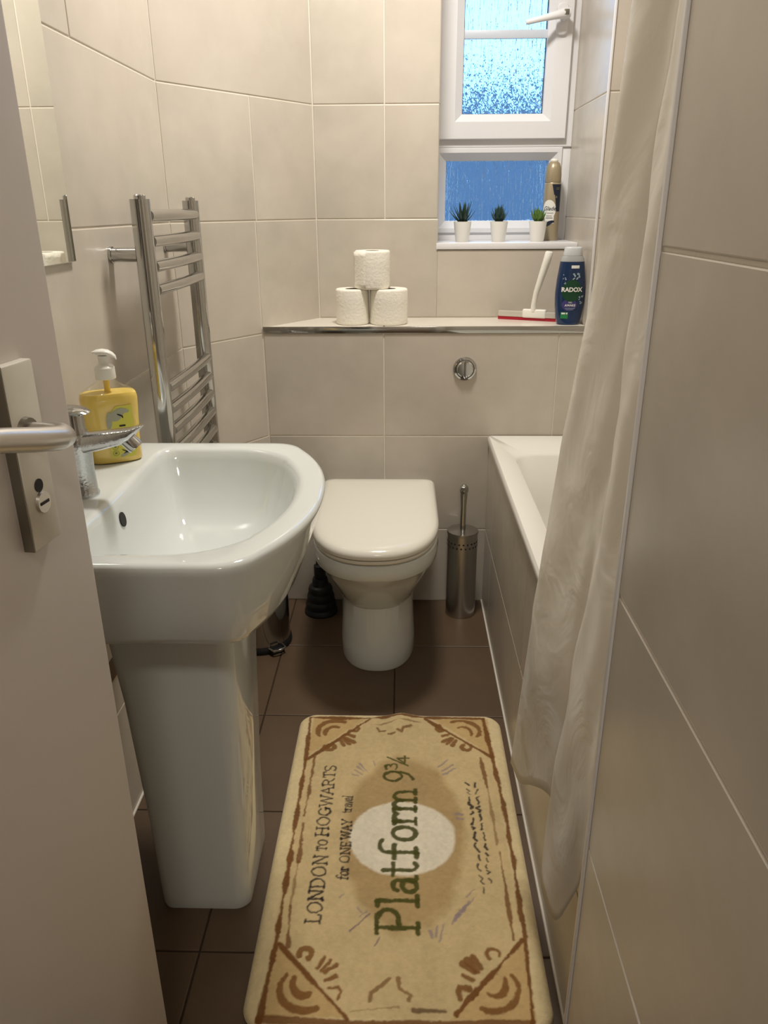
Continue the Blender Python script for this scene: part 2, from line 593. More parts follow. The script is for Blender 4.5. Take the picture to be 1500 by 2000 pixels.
tag(MB().add(*tube([(XPANEL - 0.001, YEND, 0.001), (XPANEL - 0.001, YBOX, 0.001)], 0.0032, 8)).build('trim_5', 'silicone'), 'white sealant line along the bath panel foot', None, None, 'structure')
tag(MB().add(*tube([(XL + 0.001, 0.1, 0.001), (XL + 0.001, YBEND, 0.001)], 0.0032, 8)).build('trim_6', 'silicone'), 'white sealant line along the left wall foot', None, None, 'structure')

# outside: rendered boundary wall and ground, seen through the textured glass
struct('ground_outside', [(-12, 12, 2.9, 9.0, -1.0, -0.9)], 'outground', 'ground outside the window')
struct('wall_outside', [(-12, 12, 6.6, 6.8, -0.9, 2.0)], 'fence', 'boundary wall outside, blurred through the lower pane')

# ------------------------------------------------------------------ window
W0 = 2.612    # front of outer frame
win = MB()


def frame_member(mb, prof, x0, x1, z0, z1):
    """mitred picture-frame: prof = list of (inset, y)"""
    rings = []
    for ins, y in prof:
        rings.append([(x0 + ins, y, z0 + ins), (x1 - ins, y, z0 + ins), (x1 - ins, y, z1 - ins), (x0 + ins, y, z1 - ins)])
    rings.append(rings[0])
    v, f = loft(rings, False, False)
    mb.add(v, f)


win = bpy.data.objects.new('window_1', None)
link(win, ((XREC0 + XREC1) / 2, 2.65, ZSILL), None)
tag(win, 'white plastic window with textured glass above the shelf', None, None, 'structure')
# outer frame: lower light with sloped beads, upper light carrying the sash
mb = MB()
frame_member(mb, [(0, W0 + 0.06), (0, W0), (0.002, W0 - 0.002), (0.014, W0 - 0.002), (0.017, W0 + 0.002), (0.036, W0 + 0.020), (0.036, W0 + 0.06)], XREC0 - 0.004, XREC1 - 0.026, ZSILL + 0.022, 1.352)
mb.build('lower_frame', 'upvc', win, True, 20)
mb = MB()
frame_member(mb, [(0, W0 + 0.06), (0, W0), (0.002, W0 - 0.002), (0.024, W0 - 0.002), (0.026, W0), (0.026, W0 + 0.06)], XREC0 - 0.004, XREC1, 1.352, WTOP)
mb.build('upper_frame', 'upvc', win, True, 20)
mb = MB()
mb.add(*box(XREC1 - 0.026, XREC1, W0 + 0.004, W0 + 0.06, ZSILL, 1.352, 0.001))
mb.add(*box(XREC0 - 0.004, XREC1 - 0.026, W0 + 0.004, W0 + 0.06, ZSILL, ZSILL + 0.022, 0.001))
mb.build('frame_packer', 'upvc', win)
mb = MB()
S0 = W0 - 0.018
frame_member(mb, [(0, W0), (0, S0 + 0.002), (0.002, S0), (0.048, S0), (0.050, S0 + 0.002), (0.070, S0 + 0.018), (0.070, W0 + 0.04)], XREC0 + 0.006, XREC1 - 0.024, 1.374, WTOP - 0.02)
sash = mb.build('sash', 'upvc', win, True, 20)
mb = MB()
frame_member(mb, [(0, W0 + 0.019), (0, W0 + 0.021), (0.003, W0 + 0.021), (0.003, W0 + 0.019)], XREC0 + 0.006 + 0.0695, XREC1 - 0.024 - 0.0695, 1.374 + 0.0695, WTOP - 0.02 - 0.0695)
mb.build('gasket', 'gasket', sash)
MB().add(*box(XREC0 + 0.070, XREC1 - 0.088, W0 + 0.020, W0 + 0.026, 1.438, WTOP - 0.084)).build('glass_pane', 'glass', win, False)
MB().add(*box(XREC0 + 0.028, XREC1 - 0.058, W0 + 0.026, W0 + 0.032, ZSILL + 0.054, 1.320)).build('glass_pane', 'glass', win, False)
MB().add(*box(XREC0 + 0.072, XREC1 - 0.092, W0 + 0.012, W0 + 0.0195, 1.644, 1.667, 0.002)).build('glazing_bar', 'barwhite', win)
# handle
h0 = S0
mb = MB()
mb.add([(x, h0 - d, z) for d, i in ((0, 0), (0.008, 0), (0.010, 0.002)) for x, z in rounded_rect(0.440 + i, 0.474 - i, 1.645 + i, 1.725 - i, 0.014)], [])
nn = len(mb.v) // 3
mb.f = [(a * nn + j, a * nn + (j + 1) % nn, (a + 1) * nn + (j + 1) % nn, (a + 1) * nn + j) for a in range(2) for j in range(nn)] + [tuple(range(2 * nn, 3 * nn))]
hp = mb.build('handle_plate', 'upvc', win)
mb = MB().add(*tube([(0.459, h0 - 0.008, 1.692), (0.459, h0 - 0.036, 1.692)], [0.014, 0.012], 16))
mb.add(*tube([(0.470, h0 - 0.036, 1.694), (0.452, h0 - 0.040, 1.692), (0.425, h0 - 0.043, 1.686), (0.39, h0 - 0.044, 1.679), (0.352, h0 - 0.044, 1.671), (0.347, h0 - 0.044, 1.670)], [0.013, 0.013, 0.010, 0.008, 0.007, 0.004], 14))
hl = mb.build('handle_lever', 'upvc', hp)
MB().add(*box(0.452, 0.467, h0 - 0.052, h0 - 0.048, 1.687, 1.701, 0.001)).build('handle_lock', 'platedark', hp)
sill = tag(MB().add(*box(XREC0 - 0.003, XREC1, YBACK - 0.004, W0 + 0.02, ZSILL - 0.018, ZSILL, 0.002)).build('trim_7', 'upvc'), 'white window sill board', None, None, 'structure')

# ------------------------------------------------------------------ bath
bath = thing('bathtub', (0.60, 1.41, 0.03), 'white acrylic bathtub behind the tiled panel and curtain', 'bathtub')


def rring(x0, x1, y0, y1, r, z, n=8):
    return [(a, b, z) for a, b in rounded_rect(x0, x1, y0, y1, r, n)]


ZB = 0.553
bx0, bx1, by0, by1 = 0.251, 0.953, YEND + 0.003, YBOX - 0.002
rings = [rring(bx0 + .004, bx1, by0, by1, 0.004, ZB - 0.028), rring(bx0, bx1, by0, by1, 0.006, ZB - 0.024), rring(bx0, bx1, by0, by1, 0.006, ZB - 0.006), rring(bx0 + .004, bx1 - .004, by0 + .004, by1 - .004, 0.006, ZB),
         rring(bx0 + .050, bx1 - .05, by0 + .10, by1 - .17, 0.055, ZB), rring(bx0 + .056, bx1 - .056, by0 + .108, by1 - .18, 0.06, ZB - 0.008),
         rring(bx0 + .075, bx1 - .075, by0 + .16, by1 - .215, 0.08, ZB - 0.14), rring(bx0 + .10, bx1 - .10, by0 + .24, by1 - .26, 0.11, ZB - 0.32), rring(bx0 + .14, bx1 - .14, by0 + .30, by1 - .31, 0.12, ZB - 0.375), rring(bx0 + .22, bx1 - .22, by0 + .4, by1 - .4, 0.1, ZB - 0.385)]
v, f = loft(rings, False, True)
MB().add(v, f).build('tub_shell', 'acrylic', bath, True, 50)
for yy in (by0 + 0.35, by1 - 0.45):
    MB().add(*box(0.36, 0.84, yy, yy + 0.04, 0.0, 0.172, 0.004)).build('support_leg', 'palealu', bath)

# ------------------------------------------------------------------ wash basin
basin = thing('wash_basin', (-0.33, 1.106, 0.0), 'white ceramic pedestal wash basin with chrome mixer tap', 'basin')
YM = 1.105
HW = 0.268


def fillet(a, p, b, r, n=8):
    a, p, b = Vector(a), Vector(p), Vector(b)
    d1, d2 = (a - p).normalized(), (b - p).normalized()
    s, e = p + d1 * r, p + d2 * r
    return [tuple((1 - t) ** 2 * s + 2 * t * (1 - t) * p + t * t * e) for t in [k / n for k in range(n + 1)]]


def d_outline(xr, xf, hw, bulge, rc, rr=0.0):
    """closed outline: rear x, front corner x, half width, front bulge, front corner radius"""
    arc = []
    for k in range(25):
        s = -1 + 2 * k / 24
        arc.append((xf + bulge * (1 - abs(s) ** 2.2), YM + hw * s))
    pts = [(xr, YM - hw)] if not rr else fillet((xr, YM, 0), (xr, YM - hw, 0), (xf, YM - hw, 0), rr, 5)
    pts = [tuple(p[:2]) for p in pts]
    pts += [tuple(p[:2]) for p in fillet((xr, YM - hw, 0), (xf, YM - hw, 0), (arc[2][0], arc[2][1], 0), rc)]
    pts += arc[3:-3]
    pts += [tuple(p[:2]) for p in fillet((arc[-3][0], arc[-3][1], 0), (xf, YM + hw, 0), (xr, YM + hw, 0), rc)]
    pts += [(xr, YM + hw)] if not rr else [tuple(p[:2]) for p in fillet((xf, YM + hw, 0), (xr, YM + hw, 0), (xr, YM, 0), rr, 5)]
    return pts


CX, CY = -0.31, YM
NA = 180


def cast(poly):
    out = []
    for k in range(NA):
        a = 2 * PI * (k + 0.5) / NA
        dx, dy = math.cos(a), math.sin(a)
        best = None
        for i in range(len(poly)):
            x1, y1 = poly[i][0] - CX, poly[i][1] - CY
            x2, y2 = poly[(i + 1) % len(poly)][0] - CX, poly[(i + 1) % len(poly)][1] - CY
            ex, ey = x2 - x1, y2 - y1
            den = dx * ey - dy * ex
            if abs(den) < 1e-12:
                continue
            t = (x1 * ey - y1 * ex) / den
            s = (x1 * dy - y1 * dx) / den
            if t > 0 and -1e-6 <= s <= 1 + 1e-6 and (best is None or t < best):
                best = t
        out.append((dx, dy, best))
    return out


OUT = cast(d_outline(XL + 0.001, -0.205, HW, 0.083, 0.034))
INN = cast(d_outline(-0.440, -0.242, HW - 0.042, 0.076, 0.07, 0.035))


def oring(inset, z, base=OUT, k=1.0, rear=True):
    r = []
    for dx, dy, t in base:
        x, y = CX + dx * (t * k - inset), CY + dy * (t * k - inset)
        if base is OUT and rear and CX + dx * t < XL + 0.004:
            x = XL + 0.001
            y = CY + dy * (t * k - inset)
        r.append((x, y, z))
    return r


ZR = 0.775
rings = [oring(0.20, 0.585, rear=False), oring(0.115, 0.612), oring(0.062, 0.630), oring(0.050, 0.636), oring(0.042, 0.648), oring(0.026, 0.69), oring(0.012, 0.73), oring(0.003, 0.758), oring(0.000, 0.766), oring(0.001, 0.771), oring(0.006, 0.7745), oring(0.014, ZR),
         oring(-0.012, ZR, INN), oring(-0.004, ZR - 0.0015, INN), oring(0.002, ZR - 0.007, INN), oring(0.007, ZR - 0.02, INN), oring(0.0, ZR - 0.055, INN, 0.90), oring(0, ZR - 0.09, INN, 0.80), oring(0, ZR - 0.115, INN, 0.68), oring(0, ZR - 0.130, INN, 0.50), oring(0, ZR - 0.137, INN, 0.3), oring(0, ZR - 0.140, INN, 0.10)]
v, f = loft(rings, True, True)
bowl = MB().add(v, f).build('bowl', 'ceramic', basin, True, 60)
# pedestal
ped = []
PX = -0.352
for z, hwx, fy0, k in ((0.0, 0.076, 1.016, 1), (0.012, 0.078, 1.014, 1), (0.03, 0.078, 1.014, 1), (0.20, 0.080, 1.010, 1), (0.45, 0.088, 1.002, 1), (0.60, 0.096, 0.990, 1), (0.628, 0.10, 0.985, 1)):
    hy = YM - fy0
    o = []
    for a, b in rounded_rect(PX - hwx - 0.006, PX + hwx - 0.006, YM - hy, YM + hy, 0.020, 6):
        bul = 0.018 * max(0, 1 - ((b - YM) / hy) ** 2) if a > PX else 0
        o.append((a + bul, b, z))
    ped.append(o)
v, f = loft(ped)
MB().add(v, f).build('pedestal', 'ceramic', basin, True, 60)
# overflow and drain
mb = MB().add(*tube([(-0.4415, 1.076, 0.737), (-0.4285, 1.076, 0.7395)], [0.0115, 0.0115], 20, True, 0.9))
mb.build('overflow_hole', 'dark', basin)
mb = MB().add(*lathe([(0.0, 0), (0.030, 0), (0.031, 0.003), (0.026, 0.005), (0.022, 0.003), (0.0, 0.004)], (-0.335, 1.115, ZR - 0.1405), 28))
mb.build('drain_ring', 'chrome', basin)
# tap
TX, TY = -0.486, 1.088
mb = MB()
mb.add(*lathe([(0.021, 0), (0.0215, 0.004), (0.0195, 0.008), (0.0185, 0.04), (0.0195, 0.068), (0.021, 0.080), (0.021, 0.094), (0.018, 0.098)], (TX, TY, ZR), 28))
sp = []
for s, zb, zt, w in ((-0.010, 0.842, 0.872, 0.016), (0.012, 0.843, 0.873, 0.0175), (0.040, 0.849, 0.876, 0.0175), (0.066, 0.856, 0.879, 0.017), (0.082, 0.864, 0.881, 0.016), (0.094, 0.876, 0.8845, 0.013), (0.101, 0.8835, 0.886, 0.010)):
    zc, hz = (zb + zt) / 2, (zt - zb) / 2
    sp.append([(TX + s, TY + w * math.copysign(abs(math.cos(a)) ** 0.6, math.cos(a)), zc + hz * math.copysign(abs(math.sin(a)) ** 0.6, math.sin(a))) for a in [2 * PI * k / 24 for k in range(24)]])
mb.add(*loft(sp))
tap = mb.build('tap', 'wornchrome', basin, True, 45)
MB().add(*tube([(-0.416, TY, 0.870), (-0.400, TY, 0.8525), (-0.398, TY, 0.850)], [0.0125, 0.0125, 0.0115], 20)).build('aerator', 'chrome', tap)
mb = MB().add(*lathe([(0.0165, 0), (0.0165, 0.004), (0.0145, 0.010), (0.0145, 0.034)], (TX, TY, ZR + 0.097), 24))
mb.add(*[(vv, ff) for vv, ff in [lathe([(0.0, 0.0), (0.018, 0.0), (0.024, 0.003), (0.025, 0.005), (0.021, 0.008), (0.0, 0.010)], (0, 0, 0), 28, 1.0, 0.85)]][0])
k0 = len(mb.v) - 28 * 6
for i in range(k0, len(mb.v)):
    p = mb.v[i]
    mb.v[i] = Vector((TX - 0.001 + p.x * 1.06, TY + p.y, ZR + 0.128 + p.z - p.x * 0.12))
mb.build('tap_lever', 'chrome', tap, True, 40)

# ------------------------------------------------------------------ toilet
toi = thing('toilet', (-0.07, 1.95, 0), 'white back-to-wall toilet with closed cream lid', 'toilet')
TC = -0.070


def toutline(hw, yf, yr, ys, z, ex=2.3, rc=0.02, cx=TC):
    """rear rounded corners, straight sides to ys, superellipse nose to yf"""
    pts = []
    for k in range(41):
        a = PI * k / 40
        c, s = math.cos(a), math.sin(a)
        pts.append((cx + hw * math.copysign(abs(c) ** (2 / ex), c), ys - (ys - yf) * abs(s) ** (2 / ex), z))
    pts = pts[::-1]     # left ... right along the nose
    for k in range(5):
        t = PI / 2 * k / 4
        pts.append((cx + hw - rc + rc * math.cos(t), yr - rc + rc * math.sin(t), z))
    for k in range(5):
        t = PI / 2 + PI / 2 * k / 4
        pts.append((cx - hw + rc + rc * math.cos(t), yr - rc + rc * math.sin(t), z))
    return pts


YW = YBOX - 0.001
rings = [toutline(0.104, 1.786, YW, 1.95, 0.0), toutline(0.106, 1.783, YW, 1.95, 0.006), toutline(0.105, 1.786, YW, 1.95, 0.05), toutline(0.101, 1.80, YW, 1.95, 0.12), toutline(0.102, 1.80, YW, 1.95, 0.185),
         toutline(0.108, 1.775, YW, 1.95, 0.205), toutline(0.124, 1.735, YW, 1.93, 0.25), toutline(0.143, 1.690, YW, 1.90, 0.30), toutline(0.152, 1.664, YW, 1.88, 0.335), toutline(0.154, 1.655, YW, 1.87, 0.342), toutline(0.160, 1.638, YW, 1.86, 0.346), toutline(0.163, 1.632, YW, 1.86, 0.352),
         toutline(0.164, 1.626, YW, 1.85, 0.375), toutline(0.162, 1.628, YW, 1.85, 0.392), toutline(0.156, 1.634, YW, 1.85, 0.396)]
v, f = loft(rings)
MB().add(v, f).build('pan', 'ceramic', toi, True, 40)
rings = [toutline(0.155, 1.628, 2.125, 1.85, 0.3985), toutline(0.160, 1.622, 2.128, 1.85, 0.4005), toutline(0.161, 1.620, 2.130, 1.85, 0.406), toutline(0.158, 1.624, 2.128, 1.85, 0.4095)]
v, f = loft(rings)
MB().add(v, f).build('seat', 'lid', toi, True, 40)
rings = [toutline(0.157, 1.624, 2.132, 1.85, 0.4115), toutline(0.1635, 1.615, 2.137, 1.85, 0.415), toutline(0.1645, 1.613, 2.138, 1.85, 0.422), toutline(0.1625, 1.616, 2.137, 1.85, 0.430), toutline(0.155, 1.626, 2.132, 1.85, 0.437), toutline(0.141, 1.645, 2.12, 1.855, 0.4405), toutline(0.11, 1.69, 2.09, 1.87, 0.4425), toutline(0.05, 1.78, 2.02, 1.9, 0.4435)]
v, f = loft(rings)
MB().add(v, f).build('lid', 'lid', toi, True, 50)
for s in (-1, 1):
    MB().add(*tube([(TC + s * 0.07 - 0.018, 2.150, 0.412), (TC + s * 0.07 + 0.018, 2.150, 0.412)], 0.012, 14)).build('hinge', 'lid', toi)
MB().add(*box(TC - 0.155, TC + 0.155, 2.142, 2.192, 0.394, 0.402, 0.003)).build('rear_deck', 'ceramic', toi)

# flush button on the cistern wall
fb = thing('flush_button', (0.177, YBOX, 0.72), 'round chrome dual flush button on the cistern wall', 'flush button')


def disc_y(mb, cx, cz, prof, n=32):
    mb.add(*loft([[(cx + r * math.cos(2 * PI * j / n), YBOX - y, cz + r * math.sin(2 * PI * j / n)) for j in range(n)] for r, y in prof]))
    return mb


disc_y(MB(), 0.177, 0.751, [(0.033, 0), (0.034, 0.003), (0.032, 0.008), (0.027, 0.010), (0.025, 0.007)]).build('ring', 'chrome', fb)
for s in (-1, 1):
    pts = []
    for k in range(13):
        a = -PI / 2 + PI * k / 12
        pts.append((0.177 + s * (0.0008 + 0.0235 * math.cos(a)), 0.751 + 0.0235 * math.sin(a)))
    rings = [[(x, YBOX - y, z) for x, z in pts] for y in (0.004, 0.0115)]
    cxx = 0.177 + s * 0.010
    rings.append([(cxx + (x - cxx) * 0.8, YBOX - 0.0145, 0.751 + (z - 0.751) * 0.8) for x, z in pts])
    v, f = loft(rings)
    MB().add(v, f).build('push_half', 'chrome', fb, True, 30)

# ------------------------------------------------------------------ towel radiator
rad = thing('towel_radiator', (-0.49, 1.70, 0.40), 'chrome ladder towel radiator on the left wall', 'radiator')
RY = (1.522, 1.884)
RX = -0.490
for y in RY:
    rings = []
    prof = [(-0.016, -0.013), (-0.013, -0.0165), (-0.008, -0.018), (-0.002, -0.018)] + [(-0.002 + 0.020 * math.sin(q_), -0.018 * math.cos(q_)) for q_ in [PI * k_ / 12 for k_ in range(1, 12)]] + [(-0.002, 0.018), (-0.008, 0.018), (-0.013, 0.0165), (-0.016, 0.013), (-0.018, 0.006), (-0.018, -0.006)]
    for z in (0.40, 1.199):
        rings.append([(RX + a, y + b, z) for a, b in prof])
    v, f = loft(rings)
    post = MB().add(v, f).build('post', 'chrome', rad, True, 25)
    MB().add(*lathe([(0.011, 0), (0.011, 0.006), (0.009, 0.008), (0.004, 0.008), (0.004, 0.006)], (RX, y, 1.199), 20)).build('vent_cap', 'chrome', post)
    MB().add(*lathe([(0.013, -0.05), (0.013, -0.01), (0.010, 0.0)], (RX, y, 0.40), 16)).build('valve', 'chrome', post)
    for z in (1.10, 0.52):
        br = MB().add(*tube([(XL + 0.0005, y + 0.014, z), (XL + 0.005, y + 0.014, z), (XL + 0.0052, y + 0.014, z), (RX + 0.006, y + 0.014, z)], [0.0155, 0.0155, 0.0132, 0.0132], 20)).build('wall_bracket', 'chrome', rad)
for z in (1.170, 1.124, 1.078, 1.034, 0.842, 0.797, 0.753, 0.708, 0.662, 0.618, 0.53, 0.487, 0.443):
    path = []
    for k in range(13):
        t = k / 12
        path.append((RX + 0.008 + 0.004 * math.sin(PI * t), RY[0] + 0.012 + (RY[1] - RY[0] - 0.024) * t, z))
    MB().add(*tube(path, 0.0115, 16)).build('bar', 'chrome', rad)

# ------------------------------------------------------------------ mirror
mir = thing('wall_mirror', (XL + 0.003, 1.05, 1.10), 'frameless bathroom mirror on the left wall above the basin', 'mirror')
MB().add(*box(XL + 0.0005, XL + 0.0035, 0.853, 1.352, 1.100, 1.90)).build('backing', 'platedark', mir, False)
MB().add(*box(XL + 0.0036, XL + 0.0075, 0.853, 1.353, 1.0995, 1.9005, 0.0012, 1)).build('mirror_glass', 'mirror', mir, False)

# ------------------------------------------------------------------ door
DA = math.radians(7.0)
dd = Vector((math.sin(DA), math.cos(DA), 0))
dnrm = Vector((math.cos(DA), -math.sin(DA), 0))
E0 = Vector((-0.2985, 0.662, 0))
DM = Matrix((dd, dnrm, Vector((0, 0, 1)))).transposed().to_4x4()
DM.translation = E0           # local: x along door (0 = free edge, minus toward hinge), y out of the visible face, z up
door = bpy.data.objects.new('door_1', None)
link(door, E0 - dd * 0.7, None)
tag(door, 'open painted door with worn lock plate and lever handle', None, None, 'structure')
MB().add(*box(-0.70, 0.0, -0.04, 0.0, 0.012, 2.0, 0.0035, 3)).xf(DM).build('door_leaf', 'doorpaint', door)
z0, z1 = 0.920, 1.072
pl = MB().add(*box(-0.097, -0.058, 0.0, 0.010, z0, z1, 0.0015)).xf(DM).build('lock_plate', 'plate', door)
MB().add(*box(-0.0985, -0.0972, 0.0, 0.009, z0, z1)).xf(DM).build('plate_edge', 'platedark', pl, False)
RS = -0.082
mb = MB().add(*tube([(RS, 0.008, 1.018), (RS, 0.014, 1.018)], [0.0125, 0.0115], 20)).xf(DM)
mb.build('rose', 'platedark', pl)
mb = MB().add(*tube([(RS, 0.010, 1.018), (RS + 0.001, 0.026, 1.018), (RS - 0.001, 0.040, 1.0178), (RS - 0.008, 0.0465, 1.0182), (RS - 0.022, 0.050, 1.0205), (RS - 0.05, 0.0495, 1.0275), (RS - 0.085, 0.0485, 1.037), (RS - 0.118, 0.048, 1.045)], [0.0080, 0.0082, 0.0088, 0.0092, 0.0094, 0.0092, 0.0088, 0.008], 18)).xf(DM)
mb.build('lever', 'satin', pl)
MB().add(*tube([(RS + 0.003, 0.0095, 0.972), (RS + 0.003, 0.0108, 0.972)], 0.0056, 18)).xf(DM).build('keyhole', 'dark', pl)
tt = MB().add(*tube([(RS + 0.004, 0.0095, 0.957), (RS + 0.004, 0.0125, 0.957)], [0.0095, 0.0088], 22)).xf(DM).build('release_disc', 'satin', pl)
MB().add(*box(RS - 0.002, RS + 0.010, 0.0115, 0.0130, 0.9558, 0.9582)).xf(DM).build('release_slot', 'dark', pl, False)

# ------------------------------------------------------------------ toilet brush, bin, plunger
tb = thing('toilet_brush', (0.181, 2.120, 0), 'steel toilet brush in cylindrical holder beside the bath', 'toilet brush')
bc = (0.181, 2.120, 0)
MB().add(*lathe([(0.046, 0.0), (0.0465, 0.004), (0.0455, 0.008), (0.0455, 0.272), (0.044, 0.274)], bc, 40)).build('holder', 'steel', tb)
MB().add(*lathe([(0.047, 0.2725), (0.0475, 0.276), (0.046, 0.280), (0.02, 0.283), (0.012, 0.284)], bc, 40)).build('holder_lid', 'steel', tb)
mb = MB().add(*lathe([(0.0085, 0.283), (0.0085, 0.36), (0.0105, 0.385), (0.0110, 0.394), (0.0105, 0.398), (0.0125, 0.403), (0.0135, 0.411), (0.0115, 0.419), (0.005, 0.4245), (0.001, 0.4255)], bc, 20))
mb.build('handle', 'chrome', tb)
mb = MB()
for row, z in enumerate((0.236, 0.249)):
    for k in range(22):
        a = 2 * PI * (k + 0.5 * row) / 22
        c, s = math.cos(a), math.sin(a)
        mb.add(*tube([(bc[0] + 0.0445 * c, bc[1] + 0.0445 * s, z), (bc[0] + 0.0460 * c, bc[1] + 0.0460 * s, z)], 0.0029, 8))
tag(mb.build('perforations', 'dark', tb), kind='stuff')

pb = thing('pedal_bin', (-0.412, 1.945, 0), 'small chrome pedal bin behind the wash basin', 'bin')
pc = (-0.412, 1.945, 0)
MB().add(*lathe([(0.082, 0.020), (0.0835, 0.022), (0.0835, 0.228), (0.081, 0.23)], pc, 44)).build('body', 'chrome', pb)
MB().add(*lathe([(0.086, 0.0), (0.088, 0.004), (0.087, 0.014), (0.083, 0.0205)], pc, 44)).build('base_ring', 'black', pb)
MB().add(*lathe([(0.084, 0.2305), (0.0845, 0.240), (0.08, 0.252), (0.05, 0.264), (0.01, 0.268)], pc, 44)).build('lid', 'chrome', pb)
pd = Vector((0.62, -0.78, 0)).normalized()
pe = Vector((-pd.y, pd.x, 0))
pp = [Vector(pc) + pd * r + pe * s + Vector((0, 0, 0.018)) for r, s in ((0.080, -0.022), (0.104, -0.018), (0.108, 0.0), (0.104, 0.018), (0.080, 0.022))]
MB().add(*tube(pp, 0.0035, 10)).build('pedal', 'chrome', pb)
MB().add(*[(vv, ff) for vv, ff in [loft([[tuple(Vector(pc) + pd * r + pe * s + Vector((0, 0, z))) for r, s in ((0.075, -0.025), (0.096, -0.02), (0.096, 0.02), (0.075, 0.025))] for z in (0.001, 0.014)])]][0]).build('pedal_block', 'black', pb)

pg = thing('plunger', (-0.255, 2.120, 0), 'black rubber concertina plunger beside the toilet', 'plunger')
gc = (-0.255, 2.120, 0)
MB().add(*lathe([(0.050, 0), (0.052, 0.004), (0.050, 0.014), (0.046, 0.018), (0.048, 0.030), (0.045, 0.040), (0.041, 0.044), (0.043, 0.055), (0.040, 0.065), (0.036, 0.069), (0.038, 0.080), (0.034, 0.090), (0.026, 0.094), (0.024, 0.112), (0.022, 0.118)], gc, 36)).build('rubber_cup', 'black', pg)
MB().add(*lathe([(0.018, 0.117), (0.018, 0.16), (0.011, 0.165), (0.0105, 0.36), (0.013, 0.375), (0.008, 0.385)], gc, 18)).build('handle', 'black', pg)

# ------------------------------------------------------------------ toilet rolls
def toilet_roll(c, r, h, label, flap=False):
    t = thing('toilet_roll', c, label, 'toilet roll', 'toilet rolls stacked on the tiled shelf')
    n = 48
    prof = [(0.0205, 0.001), (0.0225, 0.0), (r - 0.004, 0.0), (r - 0.001, 0.002), (r, 0.006), (r - 0.0006, h * 0.3), (r + 0.0003, h * 0.6), (r, h - 0.006), (r - 0.001, h - 0.002), (r - 0.004, h), (0.0225, h - 0.0005), (0.0205, h - 0.001), (0.0205, 0.001)]
    rings = []
    for a, z in prof:
        rings.append([(c[0] + (a + (random.uniform(-1, 1) * 0.0004 if a > 0.03 else 0)) * math.cos(2 * PI * j / n), c[1] + a * math.sin(2 * PI * j / n), c[2] + z) for j in range(n)])
    v, f = loft(rings, False, False)
    MB().add(v, f).build('paper', 'paper', t, True, 60)
    v, f = loft([[(c[0] + a * math.cos(2 * PI * j / n), c[1] + a * math.sin(2 * PI * j / n), c[2] + z) for j in range(n)] for a, z in [(0.0204, 0.0005), (0.0204, h - 0.0008), (0.0192, h - 0.0008), (0.0192, 0.0005), (0.0204, 0.0005)]], False, False)
    MB().add(v, f).build('core', 'card', t, True, 60)
    if flap:
        rows = []
        for k in range(9):
            a = math.radians(200 + 50 * k / 8)
            rr_ = r + 0.0012 + (0.004 * (1 - k / 3) if k < 3 else 0)
            rows.append([(c[0] + rr_ * math.cos(a), c[1] + rr_ * math.sin(a), c[2] + 0.003 + (h - 0.006) * q / 8) for q in range(9)])
        v, f = loft(rows, False, False, False)
        fl = MB().add(v, f).build('loose_sheet', 'paper', t)
        md = fl.modifiers.new('thickness', 'SOLIDIFY')
        md.thickness = 0.0006
    return t


toilet_roll((-0.1475, 2.283, ZLEDGE), 0.0482, 0.099, 'white toilet roll at bottom left of the shelf pyramid')
toilet_roll((-0.0425, 2.283, ZLEDGE), 0.0550, 0.099, 'wider white toilet roll at bottom right of the pyramid')
toilet_roll((-0.0885, 2.283, ZLEDGE + 0.0993), 0.0505, 0.1035, 'white toilet roll balanced on top of the other two', True)

# ------------------------------------------------------------------ squeegee
sq = thing('squeegee', (0.385, 2.33, ZLEDGE), 'white shower squeegee with red rubber blade on the shelf', 'squeegee')
sl, sr = Vector((0.287, 2.375, ZLEDGE)), Vector((0.442, 2.310, ZLEDGE))
sd = (sr - sl).normalized()
sn = Vector((-sd.y, sd.x, 0))
SM = Matrix((sd, sn, Vector((0, 0, 1)))).transposed().to_4x4()
SM.translation = sl
LEN = (sr - sl).length + 0.05
MB().add(*box(0, LEN, -0.0035, 0.0035, 0.0, 0.012, 0.001)).xf(SM).build('rubber_blade', 'redrubber', sq)
MB().add(*box(0.001, LEN - 0.001, -0.006, 0.006, 0.009, 0.026, 0.0025)).xf(SM).build('blade_channel', 'palealu', sq)
mb = MB().add(*box(0.075, 0.145, -0.008, 0.008, 0.008, 0.033, 0.004, 3)).xf(SM)
mb.build('head', 'whiteplastic', sq)
hp0 = SM @ Vector((0.107, 0, 0.028))
path = [hp0, hp0 + Vector((-0.001, -0.004, 0.02)), hp0 + Vector((0.003, -0.012, 0.055)), hp0 + Vector((0.014, -0.02, 0.10)), hp0 + Vector((0.024, -0.026, 0.14)), hp0 + Vector((0.029, -0.029, 0.164)), hp0 + Vector((0.0295, -0.0295, 0.168))]
MB().add(*tube(path, [0.0095, 0.0078, 0.0082, 0.0100, 0.0112, 0.0112, 0.009], 18)).build('handle', 'whiteplastic', sq)

# ------------------------------------------------------------------ decorated bottles
def on_bottle(geo, mapper, name, m, parent):
    v, f = geo
    return obj(name, [mapper(x, y) for x, y in v], f, m, parent, False)


def disc_geo(cx, cy, rx, ry, n=28, rings=4):
    v = [(cx, cy)]
    f = []
    for k in range(1, rings + 1):
        for j in range(n):
            a = 2 * PI * j / n
            v.append((cx + rx * k / rings * math.cos(a), cy + ry * k / rings * math.sin(a)))
    for j in range(n):
        f.append((0, 1 + j, 1 + (j + 1) % n))
    for k in range(rings - 1):
        for j in range(n):
            a, b = 1 + k * n + j, 1 + k * n + (j + 1) % n
            f.append((a, b, b + n, a + n))
    return v, f


